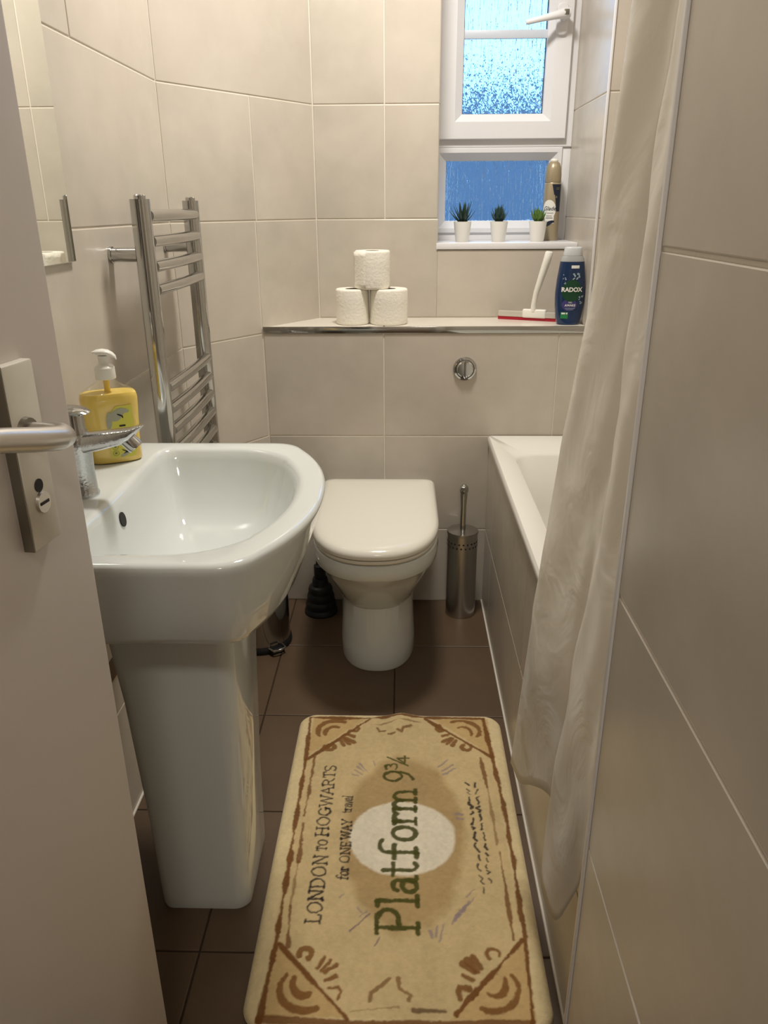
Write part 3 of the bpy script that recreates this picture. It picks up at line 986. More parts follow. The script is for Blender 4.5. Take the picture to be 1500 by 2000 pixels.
def quad_geo(x0, x1, y0, y1, nx=8, ny=4, fn=None):
    v = []
    for j in range(ny + 1):
        for i in range(nx + 1):
            x, y = x0 + (x1 - x0) * i / nx, y0 + (y1 - y0) * j / ny
            v.append(fn(x, y) if fn else (x, y))
    f = [(j * (nx + 1) + i, j * (nx + 1) + i + 1, (j + 1) * (nx + 1) + i + 1, (j + 1) * (nx + 1) + i) for j in range(ny) for i in range(nx)]
    return v, f


def blob_geo(cx, cy, rx, ry, ang, n=10):
    c, s = math.cos(ang), math.sin(ang)
    v = [(cx, cy)]
    for j in range(n):
        a = 2 * PI * j / n
        x, y = rx * math.cos(a), ry * math.sin(a)
        v.append((cx + x * c - y * s, cy + x * s + y * c))
    return v, [(0, 1 + j, 1 + (j + 1) % n) for j in range(n)]


def merge(geos):
    V, Fc = [], []
    for v, f in geos:
        n = len(V)
        V += v
        Fc += [tuple(i + n for i in q) for q in f]
    return V, Fc


# shower gel
gelc = Vector((0.4735, 2.262, ZLEDGE))
gel = thing('shower_gel_bottle', gelc, 'dark blue shower gel bottle with green roundel, upside-down clear cap', 'bottle')
prof = [(0.0, 0.030), (0.003, 0.033), (0.02, 0.0365), (0.05, 0.0405), (0.085, 0.0420), (0.12, 0.0400), (0.15, 0.0365), (0.172, 0.0335)]


def gel_w(z):
    for (a, wa), (b, wb_) in zip(prof, prof[1:]):
        if z <= b:
            t = max(0, (z - a) / (b - a))
            t = t * t * (3 - 2 * t) * 0.3 + t * 0.7
            return wa + (wb_ - wa) * t
    return prof[-1][1]


def oval(w, d, z, c, n=40, ex=2.4):
    o = []
    for k in range(n):
        a = 2 * PI * k / n
        cc, ss = math.cos(a), math.sin(a)
        o.append((c[0] + w * math.copysign(abs(cc) ** (2 / ex), cc), c[1] + d * math.copysign(abs(ss) ** (2 / ex), ss), c[2] + z))
    return o


zs = [0.0, 0.002, 0.006] + [0.02 + 0.152 * k / 12 for k in range(13)]
rings = [oval((gel_w(z) - (0.003 if z < 0.001 else 0)), 0.021 if z < 0.001 else 0.0235, z, gelc) for z in zs]
v, f = loft(rings)
MB().add(v, f).build('bottle_body', 'gel', gel, True, 50)
rings = [oval(w, d, z, gelc) for w, d, z in ((0.0333, 0.0235, 0.1722), (0.0315, 0.0225, 0.180), (0.027, 0.020, 0.187))]
v, f = loft(rings)
MB().add(v, f).build('shoulder', 'gelneck', gel, True, 50)
rings = [oval(w, d, z, gelc) for w, d, z in ((0.0265, 0.020, 0.1872), (0.0270, 0.0205, 0.189), (0.0240, 0.019, 0.206), (0.0232, 0.0185, 0.209), (0.021, 0.017, 0.2105))]
v, f = loft(rings)
MB().add(v, f).build('cap', 'gelcap', gel, True, 40)


def gel_map(eps):
    def g(x, y):
        w = max(gel_w(y), 1e-4)
        t = min(0.995, abs(x) / w)
        return (gelc.x + x, gelc.y - 0.0235 * (1 - t ** 2.4) ** (1 / 2.4) - eps, gelc.z + y)
    return g


on_bottle(disc_geo(0, 0.094, 0.0285, 0.030), gel_map(0.0006), 'roundel', 'gelgreen', gel)
v, f = text_geo('RADOX', 0.0165, offset=0.0006, space=0.98)
on_bottle(([(x, y + 0.097) for x, y in v], f), gel_map(0.0014), 'lettering', 'whiteprint', gel)
v, f = text_geo('FEEL', 0.0055)
v2, f2 = text_geo('AWAKE', 0.0085, offset=0.0002)
on_bottle(merge([([(x - 0.002, y + 0.0625) for x, y in v], f), ([(x - 0.002, y + 0.0545) for x, y in v2], f2)]), gel_map(0.0022), 'lettering', 'whiteprint', gel)
on_bottle(quad_geo(-0.006, 0.016, 0.1545, 0.1625), gel_map(0.0008), 'top_sticker', 'whiteprint', gel)
on_bottle(merge([quad_geo(-0.016, 0.013, 0.0462, 0.0474), quad_geo(-0.013, 0.008, 0.0425, 0.0435)]), gel_map(0.001), 'small_print', 'palefloral', gel)
on_bottle(quad_geo(-0.026, -0.006, 0.018, 0.036, fn=lambda x, y: (x + (y - 0.018) * 0.0, y)), gel_map(0.0007), 'green_badge', 'gelgreen2', gel)
on_bottle(merge([quad_geo(-0.024, -0.014, 0.030, 0.0345), quad_geo(-0.0115, -0.0075, 0.030, 0.0345)]), gel_map(0.0014), 'badge_print', 'whiteprint', gel)
on_bottle(disc_geo(-0.004, 0.056, 0.021, 0.017), gel_map(0.0004), 'purple_patch', 'gelpurple', gel)
rs = random.Random(3)
fl = [blob_geo(0.010 + rs.uniform(-0.008, 0.008), 0.134 + rs.uniform(-0.007, 0.007), rs.uniform(0.002, 0.005), rs.uniform(0.0015, 0.003), rs.uniform(0, 3)) for k in range(9)]
fl += [blob_geo(rs.uniform(0.022, 0.034), 0.068 + rs.uniform(-0.012, 0.012), rs.uniform(0.0015, 0.0035), rs.uniform(0.001, 0.002), rs.uniform(0, 3)) for k in range(9)]
fl += [blob_geo(-rs.uniform(0.010, 0.026), 0.125 + rs.uniform(-0.012, 0.015), rs.uniform(0.001, 0.003), rs.uniform(0.0008, 0.0015), rs.uniform(0, 3)) for k in range(8)]
for part_ in (fl[:9], fl[9:18], fl[18:]):
    tag(on_bottle(merge(part_), gel_map(0.0011), 'floral_print', 'palefloral', gel), kind='stuff')

# soap dispenser
sc = Vector((-0.4985, 1.262, ZR))
soap = thing('soap_dispenser', sc, 'yellow liquid soap bottle with white pump on the basin', 'soap dispenser')
SA = math.radians(26)
SMX = Matrix.Rotation(SA, 4, 'Z')
SMX = SMX @ Matrix.Diagonal((1, 1, 0.94, 1))
SMX.translation = sc
sw = [(0.0, 0.040), (0.004, 0.0430), (0.05, 0.0440), (0.10, 0.0468), (0.118, 0.0476), (0.126, 0.0460), (0.133, 0.040), (0.142, 0.026), (0.148, 0.0155), (0.152, 0.0135)]
sdp = [(0.0, 0.021), (0.004, 0.0245), (0.05, 0.0255), (0.10, 0.0265), (0.118, 0.0265), (0.126, 0.0255), (0.133, 0.023), (0.142, 0.018), (0.148, 0.0145), (0.152, 0.0135)]


def interp(tab, z):
    for (a, wa), (b, wb_) in zip(tab, tab[1:]):
        if z <= b:
            return wa + (wb_ - wa) * max(0, (z - a) / (b - a))
    return tab[-1][1]


def soap_ring(z, d=0.0, ex=3.0):
    return [SMX @ Vector(p) for p in oval(interp(sw, z) + d, interp(sdp, z) + d, z, (0, 0, 0), 44, ex if z < 0.13 else 2.3)]


zz = [0.0, 0.002, 0.004, 0.02, 0.05, 0.08, 0.10, 0.112, 0.118, 0.122, 0.126, 0.130, 0.133, 0.138, 0.142, 0.148, 0.152]
v, f = loft([soap_ring(z) for z in zz])
MB().add(v, f).build('bottle', 'clear', soap, True, 50)
v, f = loft([soap_ring(max(z, 0.0015), -0.0011) for z in [0.0, 0.004, 0.02, 0.05, 0.08, 0.10, 0.112, 0.118, 0.122, 0.126, 0.1285]])
MB().add(v, f).build('liquid', 'soap', soap, True, 50)
MB().add(*lathe([(0.0050, 0.06), (0.0050, 0.152)], (0, 0, 0), 14)).xf(SMX).build('dip_tube', 'soap', soap)
MB().add(*lathe([(0.0165, 0.1525), (0.0170, 0.154), (0.0165, 0.172), (0.014, 0.1755), (0.0095, 0.1775), (0.0085, 0.179), (0.0085, 0.193)], (0, 0, 0), 30)).xf(SMX).build('pump_collar', 'whiteplastic', soap)
mb = MB()
hd = []
for x, zb, zt, w in ((-0.017, 0.1985, 0.2000, 0.003), (-0.010, 0.1950, 0.2035, 0.0095), (0.0, 0.1935, 0.2050, 0.0115), (0.009, 0.1925, 0.2030, 0.0100), (0.016, 0.1890, 0.1985, 0.0072), (0.020, 0.1862, 0.1935, 0.0055), (0.021, 0.1850, 0.1885, 0.0040)):
    zc, hz = (zb + zt) / 2, (zt - zb) / 2
    hd.append([(x, w * math.cos(a), zc + hz * math.sin(a)) for a in [2 * PI * k / 20 for k in range(20)]])
mb.add(*loft(hd)).xf(SMX @ Matrix.Rotation(math.radians(-14), 4, 'Z'))
mb.build('pump_head', 'whiteplastic', soap, True, 60)


def soap_map(eps):
    def g(x, y):
        w, d = interp(sw, y), interp(sdp, y)
        t = min(0.995, abs(x) / w)
        return SMX @ Vector((x, -d * (1 - t ** 3) ** (1 / 3) - eps, y))
    return g


lab = []
lo = [(-0.010, 0.012), (0.030, 0.012), (0.034, 0.018), (0.035, 0.055), (0.036, 0.098), (0.030, 0.106), (0.012, 0.107), (0.000, 0.102), (-0.008, 0.085), (-0.010, 0.05)]
# label as a strip of rows so that it follows the curved bottle
rows = []
for k in range(25):
    y = 0.012 + 0.095 * k / 24
    xl = -0.010 if y < 0.085 else -0.010 + (y - 0.085) * 0.75
    xr = 0.033 if y > 0.016 else 0.030
    rows.append([(xl + (xr - xl) * i / 10, y) for i in range(11)])
v = [p for r in rows for p in r]
f = [(j * 11 + i, j * 11 + i + 1, (j + 1) * 11 + i + 1, (j + 1) * 11 + i) for j in range(24) for i in range(10)]
on_bottle((v, f), soap_map(0.0006), 'label', 'lime', soap)
fl = [blob_geo(0.009, 0.094, 0.014, 0.008, 0.5), blob_geo(-0.006, 0.082, 0.005, 0.016, -0.1), blob_geo(0.004, 0.087, 0.010, 0.007, 0.2), blob_geo(0.020, 0.098, 0.008, 0.004, -0.3), blob_geo(0.020, 0.022, 0.013, 0.004, 0.5), blob_geo(0.012, 0.017, 0.008, 0.003, 0.4)]
on_bottle(merge(fl[:4]), soap_map(0.0010), 'leaf_print', 'greyprint', soap)
on_bottle(merge(fl[4:]), soap_map(0.0010), 'leaf_print', 'greyprint', soap)
v, f = text_geo('RICH', 0.0085, offset=0.0003)
fl = [([(x + 0.014, y + 0.060) for x, y in v], f), quad_geo(0.009, 0.019, 0.0695, 0.0725), blob_geo(0.012, 0.0905, 0.0055, 0.0014, -0.5), blob_geo(0.0155, 0.0875, 0.0012, 0.003, 0.3), blob_geo(0.016, 0.0225, 0.007, 0.0009, 0.7), blob_geo(0.013, 0.024, 0.006, 0.0009, -0.5), blob_geo(0.020, 0.021, 0.007, 0.0009, 0.1)]
on_bottle(merge(fl[:2]), soap_map(0.0014), 'lettering', 'blackprint', soap)
on_bottle(merge(fl[2:4]), soap_map(0.0014), 'bud_print', 'blackprint', soap)
on_bottle(merge(fl[4:]), soap_map(0.0014), 'twig_print', 'blackprint', soap)
for cy in (0.033, 0.021):
    n = 20
    v = [((-0.002 + r * math.cos(2 * PI * k / n)), cy + r * math.sin(2 * PI * k / n)) for r in (0.0052, 0.0046) for k in range(n)]
    f = [(k, (k + 1) % n, n + (k + 1) % n, n + k) for k in range(n)]
    on_bottle(merge([(v, f), blob_geo(-0.002, cy, 0.0022, 0.0018, 0.4)]), soap_map(0.0014), 'ring_print', 'goldprint', soap)

# air freshener can
ac = Vector((0.457, 2.562, ZSILL))
can = thing('air_freshener_can', ac, 'champagne-gold air freshener can on the window sill', 'spray can')
MB().add(*lathe([(0.0245, 0.0), (0.0255, 0.003), (0.0255, 0.162), (0.0235, 0.167)], ac, 36)).build('can_body', 'canbody', can)
MB().add(*lathe([(0.0240, 0.1675), (0.0245, 0.170), (0.0245, 0.188), (0.0225, 0.207), (0.0175, 0.221), (0.0105, 0.2265)], ac, 36)).build('cap', 'canbody', can)
MB().add(*lathe([(0.0110, 0.2225), (0.0118, 0.229), (0.0095, 0.233), (0.003, 0.2345)], ac, 24)).build('nozzle', 'whiteplastic', can)


def can_map(eps, turn=-0.17):
    def g(x, y):
        a = x / 0.0255 + turn
        return (ac.x + (0.0255 + eps) * math.sin(a), ac.y - (0.0255 + eps) * math.cos(a), ac.z + y)
    return g


on_bottle(disc_geo(-0.007, 0.090, 0.0215, 0.028, 32), can_map(0.0005), 'white_oval', 'whiteprint', can)
on_bottle(quad_geo(-0.018, 0.010, 0.050, 0.075), can_map(0.0004), 'white_panel', 'whiteprint', can)
on_bottle(quad_geo(-0.001, 0.034, 0.132, 0.162, fn=lambda x, y: (max(x, -0.001 + (0.162 - y) * 0.25), y)), can_map(0.0004), 'navy_band', 'navy', can)
on_bottle(quad_geo(0.009, 0.036, 0.085, 0.133, fn=lambda x, y: (max(x, 0.009 + (0.133 - y) * 0.16), y)), can_map(0.0003), 'navy_sweep', 'navy', can)
v, f = text_geo('Glade', 0.0165, shear=0.25, offset=0.0001)
v2, f2 = text_geo('SENSUAL', 0.0042)
on_bottle(merge([([(x - 0.005, y + 0.093) for x, y in v], f), ([(x - 0.005, y + 0.072) for x, y in v2], f2), quad_geo(-0.015, 0.006, 0.0655, 0.0668), quad_geo(-0.012, 0.008, 0.080, 0.0808)]), can_map(0.0010), 'lettering', 'navy', can)
on_bottle(merge([quad_geo(0.012, 0.023, 0.151, 0.1525), quad_geo(0.011, 0.023, 0.147, 0.1485), blob_geo(0.014, 0.126, 0.003, 0.003, 0)]), can_map(0.0010), 'small_print', 'goldprint', can)
on_bottle(merge([blob_geo(0.000, 0.054, 0.013, 0.0045, 0.25), blob_geo(-0.006, 0.047, 0.010, 0.003, 0.5)]), can_map(0.0012), 'flower_print', 'navy', can)

# ------------------------------------------------------------------ little succulents on the sill
def leaf_mesh(L, w, th, droop, m):
    rings = []
    n = 7
    for k in range(n):
        t = k / (n - 1)
        ww = w * (0.55 + 0.9 * t if t < 0.5 else 2.0 * (1 - t) + 0.02) * (1.0 if t < 0.5 else 1.0)
        h = th * (1 - 0.8 * t)
        x = L * t
        z = -droop * L * t * t
        rings.append([(x, -ww, z), (x, 0, z + h * 0.3), (x, ww, z), (x, 0, z - h)])
    v, f = loft(rings)
    me = bpy.data.meshes.new('leaf')
    me.from_pydata(v, [], f)
    me.polygons.foreach_set('use_smooth', [True] * len(me.polygons))
    me.materials.append(M[m])
    return me


def plant(x, y, label, m, rows, seed, s=1.35):
    rnd = random.Random(seed)
    c = (x, y, ZSILL)
    t = thing('potted_succulent', c, label, 'plant', 'small potted plants on the window sill')
    MB().add(*lathe([(0.019, 0.0), (0.0205, 0.002), (0.0270, 0.056), (0.0272, 0.058), (0.0250, 0.058), (0.0245, 0.050)], c, 32)).build('pot', 'pot', t)
    MB().add(*lathe([(0.0244, 0.049), (0.0244, 0.052), (0.008, 0.054)], c, 24)).build('soil', 'soil', t)
    for n, L, w, th, el, dr, z in rows:
        me = leaf_mesh(L * s, w * s, th, dr, m)
        off = rnd.uniform(0, 6)
        for k in range(n):
            o = bpy.data.objects.new('leaf', me)
            o.rotation_euler = (0, -math.radians(el + rnd.uniform(-7, 7)), off + 2 * PI * k / n + rnd.uniform(-.15, .15))
            sc_ = rnd.uniform(0.85, 1.1)
            o.scale = (sc_, sc_, sc_)
            link(o, (x, y, ZSILL + z), t)
    return t


plant(0.180, 2.50, 'spiky dark aloe in white pot on sill, leftmost plant', 'leaf_a', [(9, 0.042, 0.0036, 0.004, 32, -0.25, 0.052), (8, 0.046, 0.0036, 0.004, 55, -0.15, 0.053), (5, 0.046, 0.0034, 0.004, 76, 0, 0.054)], 1)
plant(0.291, 2.50, 'compact dark rosette succulent in white pot between two plants', 'leaf_b', [(9, 0.031, 0.0058, 0.004, 30, -0.3, 0.052), (8, 0.033, 0.0058, 0.004, 52, -0.25, 0.055), (6, 0.034, 0.0052, 0.004, 74, -0.1, 0.058)], 2)
plant(0.409, 2.50, 'light green rosette succulent in white pot beside the can', 'leaf_c', [(9, 0.030, 0.0070, 0.004, 22, -0.55, 0.052), (8, 0.027, 0.0070, 0.004, 42, -0.5, 0.056), (6, 0.021, 0.0060, 0.004, 62, -0.3, 0.060)], 3)

# ------------------------------------------------------------------ shower curtain and rail
cur = thing('shower_curtain', (0.22, 0.85, 0.20), 'white shower curtain bunched at the near end of the bath', 'curtain')
ZK = [2.00, 1.38, 1.11, 0.86, 0.60, 0.0]


def lerp_tab(zs, vs, z):
    for i in range(len(zs) - 1):
        if z >= zs[i + 1]:
            t = (zs[i] - z) / (zs[i] - zs[i + 1])
            return vs[i] + (vs[i + 1] - vs[i]) * t
    return vs[-1]


# columns from the far edge to the wall: (hem z, ys at ZK, xs at ZK)
colm = [
    (0.222, [0.88, 0.945, 0.985, 1.065, 1.105, 1.172], [0.262, 0.240, 0.236, 0.228, 0.216, 0.192]),
    (0.258, [0.860, 0.905, 0.945, 1.005, 1.040, 1.085], [0.250, 0.232, 0.226, 0.218, 0.205, 0.196]),
    (0.325, [0.840, 0.865, 0.900, 0.940, 0.965, 0.985], [0.262, 0.238, 0.232, 0.224, 0.212, 0.202]),
    (0.385, [0.815, 0.830, 0.850, 0.880, 0.890, 0.880], [0.270, 0.246, 0.240, 0.232, 0.222, 0.212]),
    (0.330, [0.805, 0.815, 0.830, 0.850, 0.865, 0.900], [0.276, 0.252, 0.246, 0.238, 0.230, 0.218]),
    (0.268, [0.790, 0.800, 0.815, 0.830, 0.850, 0.925], [0.270, 0.246, 0.240, 0.232, 0.222, 0.204]),
    (0.262, [0.765, 0.775, 0.785, 0.795, 0.810, 0.840], [0.262, 0.238, 0.232, 0.224, 0.214, 0.202]),
    (0.290, [0.740, 0.745, 0.748, 0.750, 0.755, 0.760], [0.258, 0.234, 0.228, 0.220, 0.212, 0.202]),
    (0.410, [0.710, 0.712, 0.712, 0.712, 0.712, 0.712], [0.264, 0.240, 0.234, 0.226, 0.218, 0.210]),
    (0.500, [0.680, 0.678, 0.676, 0.674, 0.672, 0.672], [0.258, 0.234, 0.228, 0.222, 0.216, 0.212]),
    (0.580, [0.650, 0.646, 0.642, 0.640, 0.640, 0.640], [0.264, 0.240, 0.232, 0.226, 0.220, 0.216]),
]
NS, NZ = 90, 90
rows = []
rc = random.Random(5)
ph = [rc.uniform(0, 6.28) for _ in range(6)]
for i in range(NS + 1):
    s = i / NS * (len(colm) - 1)
    k = min(int(s), len(colm) - 2)
    t = s - k

    def cr(a):
        p0_, p1_, p2_, p3_ = a[max(k - 1, 0)], a[k], a[k + 1], a[min(k + 2, len(a) - 1)]
        return 0.5 * (2 * p1_ + (p2_ - p0_) * t + (2 * p0_ - 5 * p1_ + 4 * p2_ - p3_) * t * t + (3 * p1_ - p0_ - 3 * p2_ + p3_) * t ** 3)
    hem = cr([c[0] for c in colm]) + 0.005 * math.sin(s * 3.1 + 1)
    row = []
    for j in range(NZ + 1):
        z = 2.0 + (hem - 2.0) * j / NZ
        y = cr([lerp_tab(ZK, c[1], z) for c in colm])
        x = cr([lerp_tab(ZK, c[2], z) for c in colm])
        w = min(1, (2.0 - z) / 0.6) * min(1.0, i / 6)
        x += w * (0.0022 * math.sin(9 * z + 1.7 * s + ph[0]) + 0.0014 * math.sin(23 * z - 3.1 * s + ph[1]) + 0.001 * math.sin(41 * z + 2.3 * s + ph[2]))
        y += w * 0.003 * math.sin(7 * z + s + ph[3])
        row.append((max(x, 0.1995 if y < 0.66 else 0.17), max(y, 0.637), z))
    rows.append(row)
v, f = loft(rows, False, False, False)
cs = MB().add(v, f).build('curtain_sheet', 'curtain', cur, True, 70)
md = cs.modifiers.new('thickness', 'SOLIDIFY')
md.thickness = 0.0006
rail = thing('shower_rail', (0.264, 1.41, 2.02), 'white shower curtain rail above the bath edge', 'rail')
MB().add(*tube([(0.266, YEND + 0.001, 2.035), (0.266, YBOX - 0.001, 2.035)], 0.010, 14)).build('rail_tube', 'whiteplastic', rail)
for k in range(7):
    yy = 0.655 + 0.036 * k
    v, f = [], []
    R_, r_ = 0.019, 0.002
    rings = [[(0.266 + (R_ + r_ * math.cos(b)) * math.cos(a), yy + r_ * math.sin(b), 2.024 + (R_ + r_ * math.cos(b)) * math.sin(a)) for b in [2 * PI * q / 6 for q in range(6)]] for a in [2 * PI * p / 16 for p in range(17)]]
    v, f = loft(rings, False, False)
    MB().add(v, f).build('curtain_ring', 'whiteplastic', cur)

# ------------------------------------------------------------------ bath mat with its printed pile
U0, V0, UW, VH = -0.250, 0.792, 49.0, 78.6      # mat origin (m) and size (cm)
nx, ny = 300, 470
uu, vv_ = np.meshgrid(np.linspace(0, UW, nx + 1), np.linspace(0, VH, ny + 1))
# round the corners: pull grid points outside the corner arcs onto them
RC = 4.2
cu_ = np.clip(uu, RC, UW - RC)
cv_ = np.clip(vv_, RC, VH - RC)
du_, dv_ = uu - cu_, vv_ - cv_
dist = np.hypot(du_, dv_)
mx_ = np.maximum(np.abs(du_), np.abs(dv_))
scl = np.where((np.abs(du_) > 1e-9) & (np.abs(dv_) > 1e-9), mx_ / np.maximum(dist, 1e-9), 1.0)
uu = cu_ + du_ * scl
vv_ = cv_ + dv_ * scl
edge = np.minimum(np.minimum(uu, UW - uu), np.minimum(vv_, VH - vv_))
rdist = RC - np.hypot(uu - cu_, vv_ - cv_)
edge = np.where((np.abs(du_) > 1e-9) & (np.abs(dv_) > 1e-9), rdist, edge)
rng = np.random.default_rng(4)


def noise(cell):
    h, w = int(VH / cell) + 3, int(UW / cell) + 3
    g = rng.uniform(-1, 1, (h, w))
    x, y = uu / cell, vv_ / cell
    i, j = x.astype(int), y.astype(int)
    fx_, fy_ = x - i, y - j
    fx_, fy_ = fx_ * fx_ * (3 - 2 * fx_), fy_ * fy_ * (3 - 2 * fy_)
    return (g[j, i] * (1 - fx_) + g[j, i + 1] * fx_) * (1 - fy_) + (g[j + 1, i] * (1 - fx_) + g[j + 1, i + 1] * fx_) * fy_


n_big, n_mid, n_small, n_a, n_b = noise(9), noise(3), noise(0.8), noise(0.45), noise(0.45)
pu = uu + 0.10 * n_a + 0.10 * n_small
pv = vv_ + 0.10 * n_b


def lin(r, g, b):
    return np.array(srgb(r, g, b)[:3])


colr = np.empty(uu.shape + (3,))
colr[:] = lin(208, 184, 136)


def blend(mask, c):
    global colr
    colr = colr * (1 - mask[..., None]) + mask[..., None] * c


def soft(d, w=0.12):
    return np.clip(0.5 - d / (2 * w), 0, 1)


# pale border outside the drawn frame
blend(soft(np.minimum(np.minimum(pu - 3.0, 46.0 - pu), np.minimum(pv - 1.6, 76.8 - pv)), 0.3), lin(222, 202, 156))
# corner triangles a touch browner
for sx_, sy_ in ((0, 0), (0, 1), (1, 0), (1, 1)):
    a = pu - 3.4 if not sx_ else 45.9 - pu
    b = pv - 1.8 if not sy_ else 76.7 - pv
    m_ = soft(np.maximum(np.maximum(-a, -b), (a / 13.2 + b / 13.6 - 1) * 9), 0.2)
    blend(m_ * 0.75, lin(196, 163, 108))
# large tan disc and the cream one on top
blend(soft((np.sqrt(((pu - 25.6) / 12.0) ** 2 + ((pv - 39.6) / 22.6) ** 2) - 1) * 12 + 0.5 * n_mid, 0.8) * 0.75, lin(172, 142, 94))
blend(soft((np.sqrt(((pu - 25.2) / 10.6) ** 2 + ((pv - 38.7) / 9.7) ** 2) - 1) * 10 + 0.25 * n_mid, 0.3), lin(232, 221, 196))


def strokes(polys, w, c, alpha=1.0, rough=0.0):
    for pl_ in polys:
        P_ = np.array(pl_, float)
        if len(P_) < 2:
            P_ = np.vstack([P_, P_ + 0.01])
        lo_, hi_ = P_.min(0) - w - 0.6, P_.max(0) + w + 0.6
        sel = (uu > lo_[0]) & (uu < hi_[0]) & (vv_ > lo_[1]) & (vv_ < hi_[1])
        if not sel.any():
            continue
        x, y = pu[sel], pv[sel]
        d = np.full(x.shape, 1e9)
        for (ax, ay), (bx_, by_) in zip(P_[:-1], P_[1:]):
            ex_, ey_ = bx_ - ax, by_ - ay
            t_ = np.clip(((x - ax) * ex_ + (y - ay) * ey_) / max(ex_ * ex_ + ey_ * ey_, 1e-9), 0, 1)
            d = np.minimum(d, np.hypot(x - ax - t_ * ex_, y - ay - t_ * ey_))
        m_ = soft(d - w / 2 + rough * n_mid[sel] * w, 0.14) * alpha
        colr[sel] = colr[sel] * (1 - m_[:, None]) + m_[:, None] * c


def ell(cx, cy, rx, ry, a0, a1, n=14):
    return [(cx + rx * math.cos(math.radians(a0 + (a1 - a0) * k / n)), cy + ry * math.sin(math.radians(a0 + (a1 - a0) * k / n))) for k in range(n + 1)]


BR = lin(118, 74, 30)
# frame lines
strokes([[(2.5, 76.8), (3.1, 62), (3.3, 44), (3.6, 15), (3.0, 1.2)], [(44.9, 77), (45.7, 62.6), (46.6, 44.7), (46.3, 15.7), (45.4, 1.6)], [(2.5, 76.9), (16, 76.6), (23, 77.4), (30, 77.3), (45, 77)]], 0.9, BR, 0.95, 0.35)
strokes([[(3.0, 1.4), (16, 1.0), (30, 1.1), (45.4, 1.6)]], 1.0, BR, 0.9, 0.3)
strokes([[(5.1, 62.4), (4.9, 44)], [(4.9, 42), (5.2, 32)], [(5.0, 22), (5.7, 14)], [(43, 62.5), (43.6, 53)], [(44.2, 35), (44.3, 16)]], 0.65, BR, 0.85, 0.5)
strokes([[(43.6, 53), (43.9, 37)], [(5.2, 32), (5.0, 22)], [(17.3, 74.3), (20, 74.2), (23.7, 75.4)], [(24.5, 75.6), (29.5, 75.3)], [(17, 2.8), (24.6, 3.7)]], 0.4, BR, 0.6, 0.6)
strokes([[(27, 3.2), (31.9, 3.1)]], 0.5, lin(90, 60, 36), 0.8, 0.4)
# corner diagonals
strokes([[(17.2, 76.4), (3.5, 61.5)], [(30.7, 76.6), (45.4, 63)], [(4.1, 14.4), (16.7, 1.6)], [(45.8, 15.9), (33.6, 2.6)]], 0.9, BR, 0.95, 0.3)


def corner(fx_, fy_):
    return lambda pts: [(fx_(x), fy_(y)) for x, y in pts]


arcs = [ell(9.4, 7.6, 2.0, 2.4, 165, 300), ell(9.8, 6.6, 4.4, 3.8, 145, 295)]
leaves = [ell(8.9, 12.6, 1.1, 1.0, 200, -60), [(11.2, 10.1), (12.2, 12.0)], [(11.9, 9.5), (13.3, 11.4)], [(12.4, 9.3), (14.3, 10.7)], [(12.7, 7.9), (14.2, 8.6)], [(13.4, 6.5), (14.9, 6.7), (15.4, 5.9), (15.0, 4.7)]]
for fx_, fy_ in ((lambda x: x, lambda y: y), (lambda x: 49.4 - x, lambda y: y + 0.5), (lambda x: x - 0.7, lambda y: 78.2 - y + 0.2), (lambda x: 49.6 - x - 0.6, lambda y: 78.8 - y)):
    cf = corner(fx_, fy_)
    strokes([cf(a) for a in arcs], 1.05, lin(128, 84, 38), 0.9, 0.3)
    strokes([cf(a) for a in leaves], 0.95, lin(128, 84, 38), 0.9, 0.3)
# scrolls at both ends
strokes([[(20.0, 4.5), (20.2, 6.0), (21.4, 6.8), (23.1, 8.3)], [(24.6, 8.5), (24.8, 6.8), (25.6, 6.2), (26.7, 5.6), (26.2, 4.9)]], 0.7, lin(136, 100, 58), 0.85, 0.4)
strokes([[(19.0, 73.0), (19.6, 71.6), (21, 71.8)], [(22.0, 70.6), (23.2, 70.9)], [(24.0, 72.0), (25.0, 71.2), (25.4, 72.8), (27.2, 73.6)]], 0.55, BR, 0.8, 0.4)
# violet dashes around the discs
VI = lin(150, 132, 132)
strokes([[(14.1, 56.6), (15.4, 56.2)], [(14.6, 58.0), (16.2, 56.6)], [(15.5, 60.2), (17.6, 57.2)], [(15.0, 59.2), (16.6, 57.6)], [(18.6, 61.0), (19.0, 59.4)], [(35.5, 61.7), (33.2, 59.4)], [(36.6, 60.2), (34.2, 58.2)], [(36.9, 58.9), (34.4, 57.0)],
         [(17.1, 21.9), (17.8, 20.9)], [(17.6, 20.0), (18.8, 21.2)], [(38.4, 26.2), (37.0, 24.6)], [(38.3, 24.4), (36.9, 22.8)], [(37.2, 23.6), (36.0, 21.6)], [(36.6, 22.6), (35.2, 20.4)], [(35.6, 21.8), (34.4, 19.4)], [(35.0, 20.8), (34.0, 18.8)], [(30.0, 17.4), (30.4, 16.2)], [(31.4, 18.4), (31.0, 16.4)], [(32.4, 18.6), (31.6, 15.4)], [(36.3, 45.2), (37.5, 45.0)], [(36.5, 43.9), (37.5, 43.7)], [(13.8, 24.0), (14.4, 24.8)]], 0.45, VI, 0.75, 0.4)
strokes([[(16.1, 17.2), (17.6, 18.6), (19.3, 20.6)], [(20.6, 14.3), (21.3, 15.9)]], 0.45, lin(120, 100, 112), 0.85, 0.4)

# drawn serif alphabet: strokes in a box of cap height 1
def sf(x, y, w=0.12):
    return [(x - w, y), (x + w, y)]


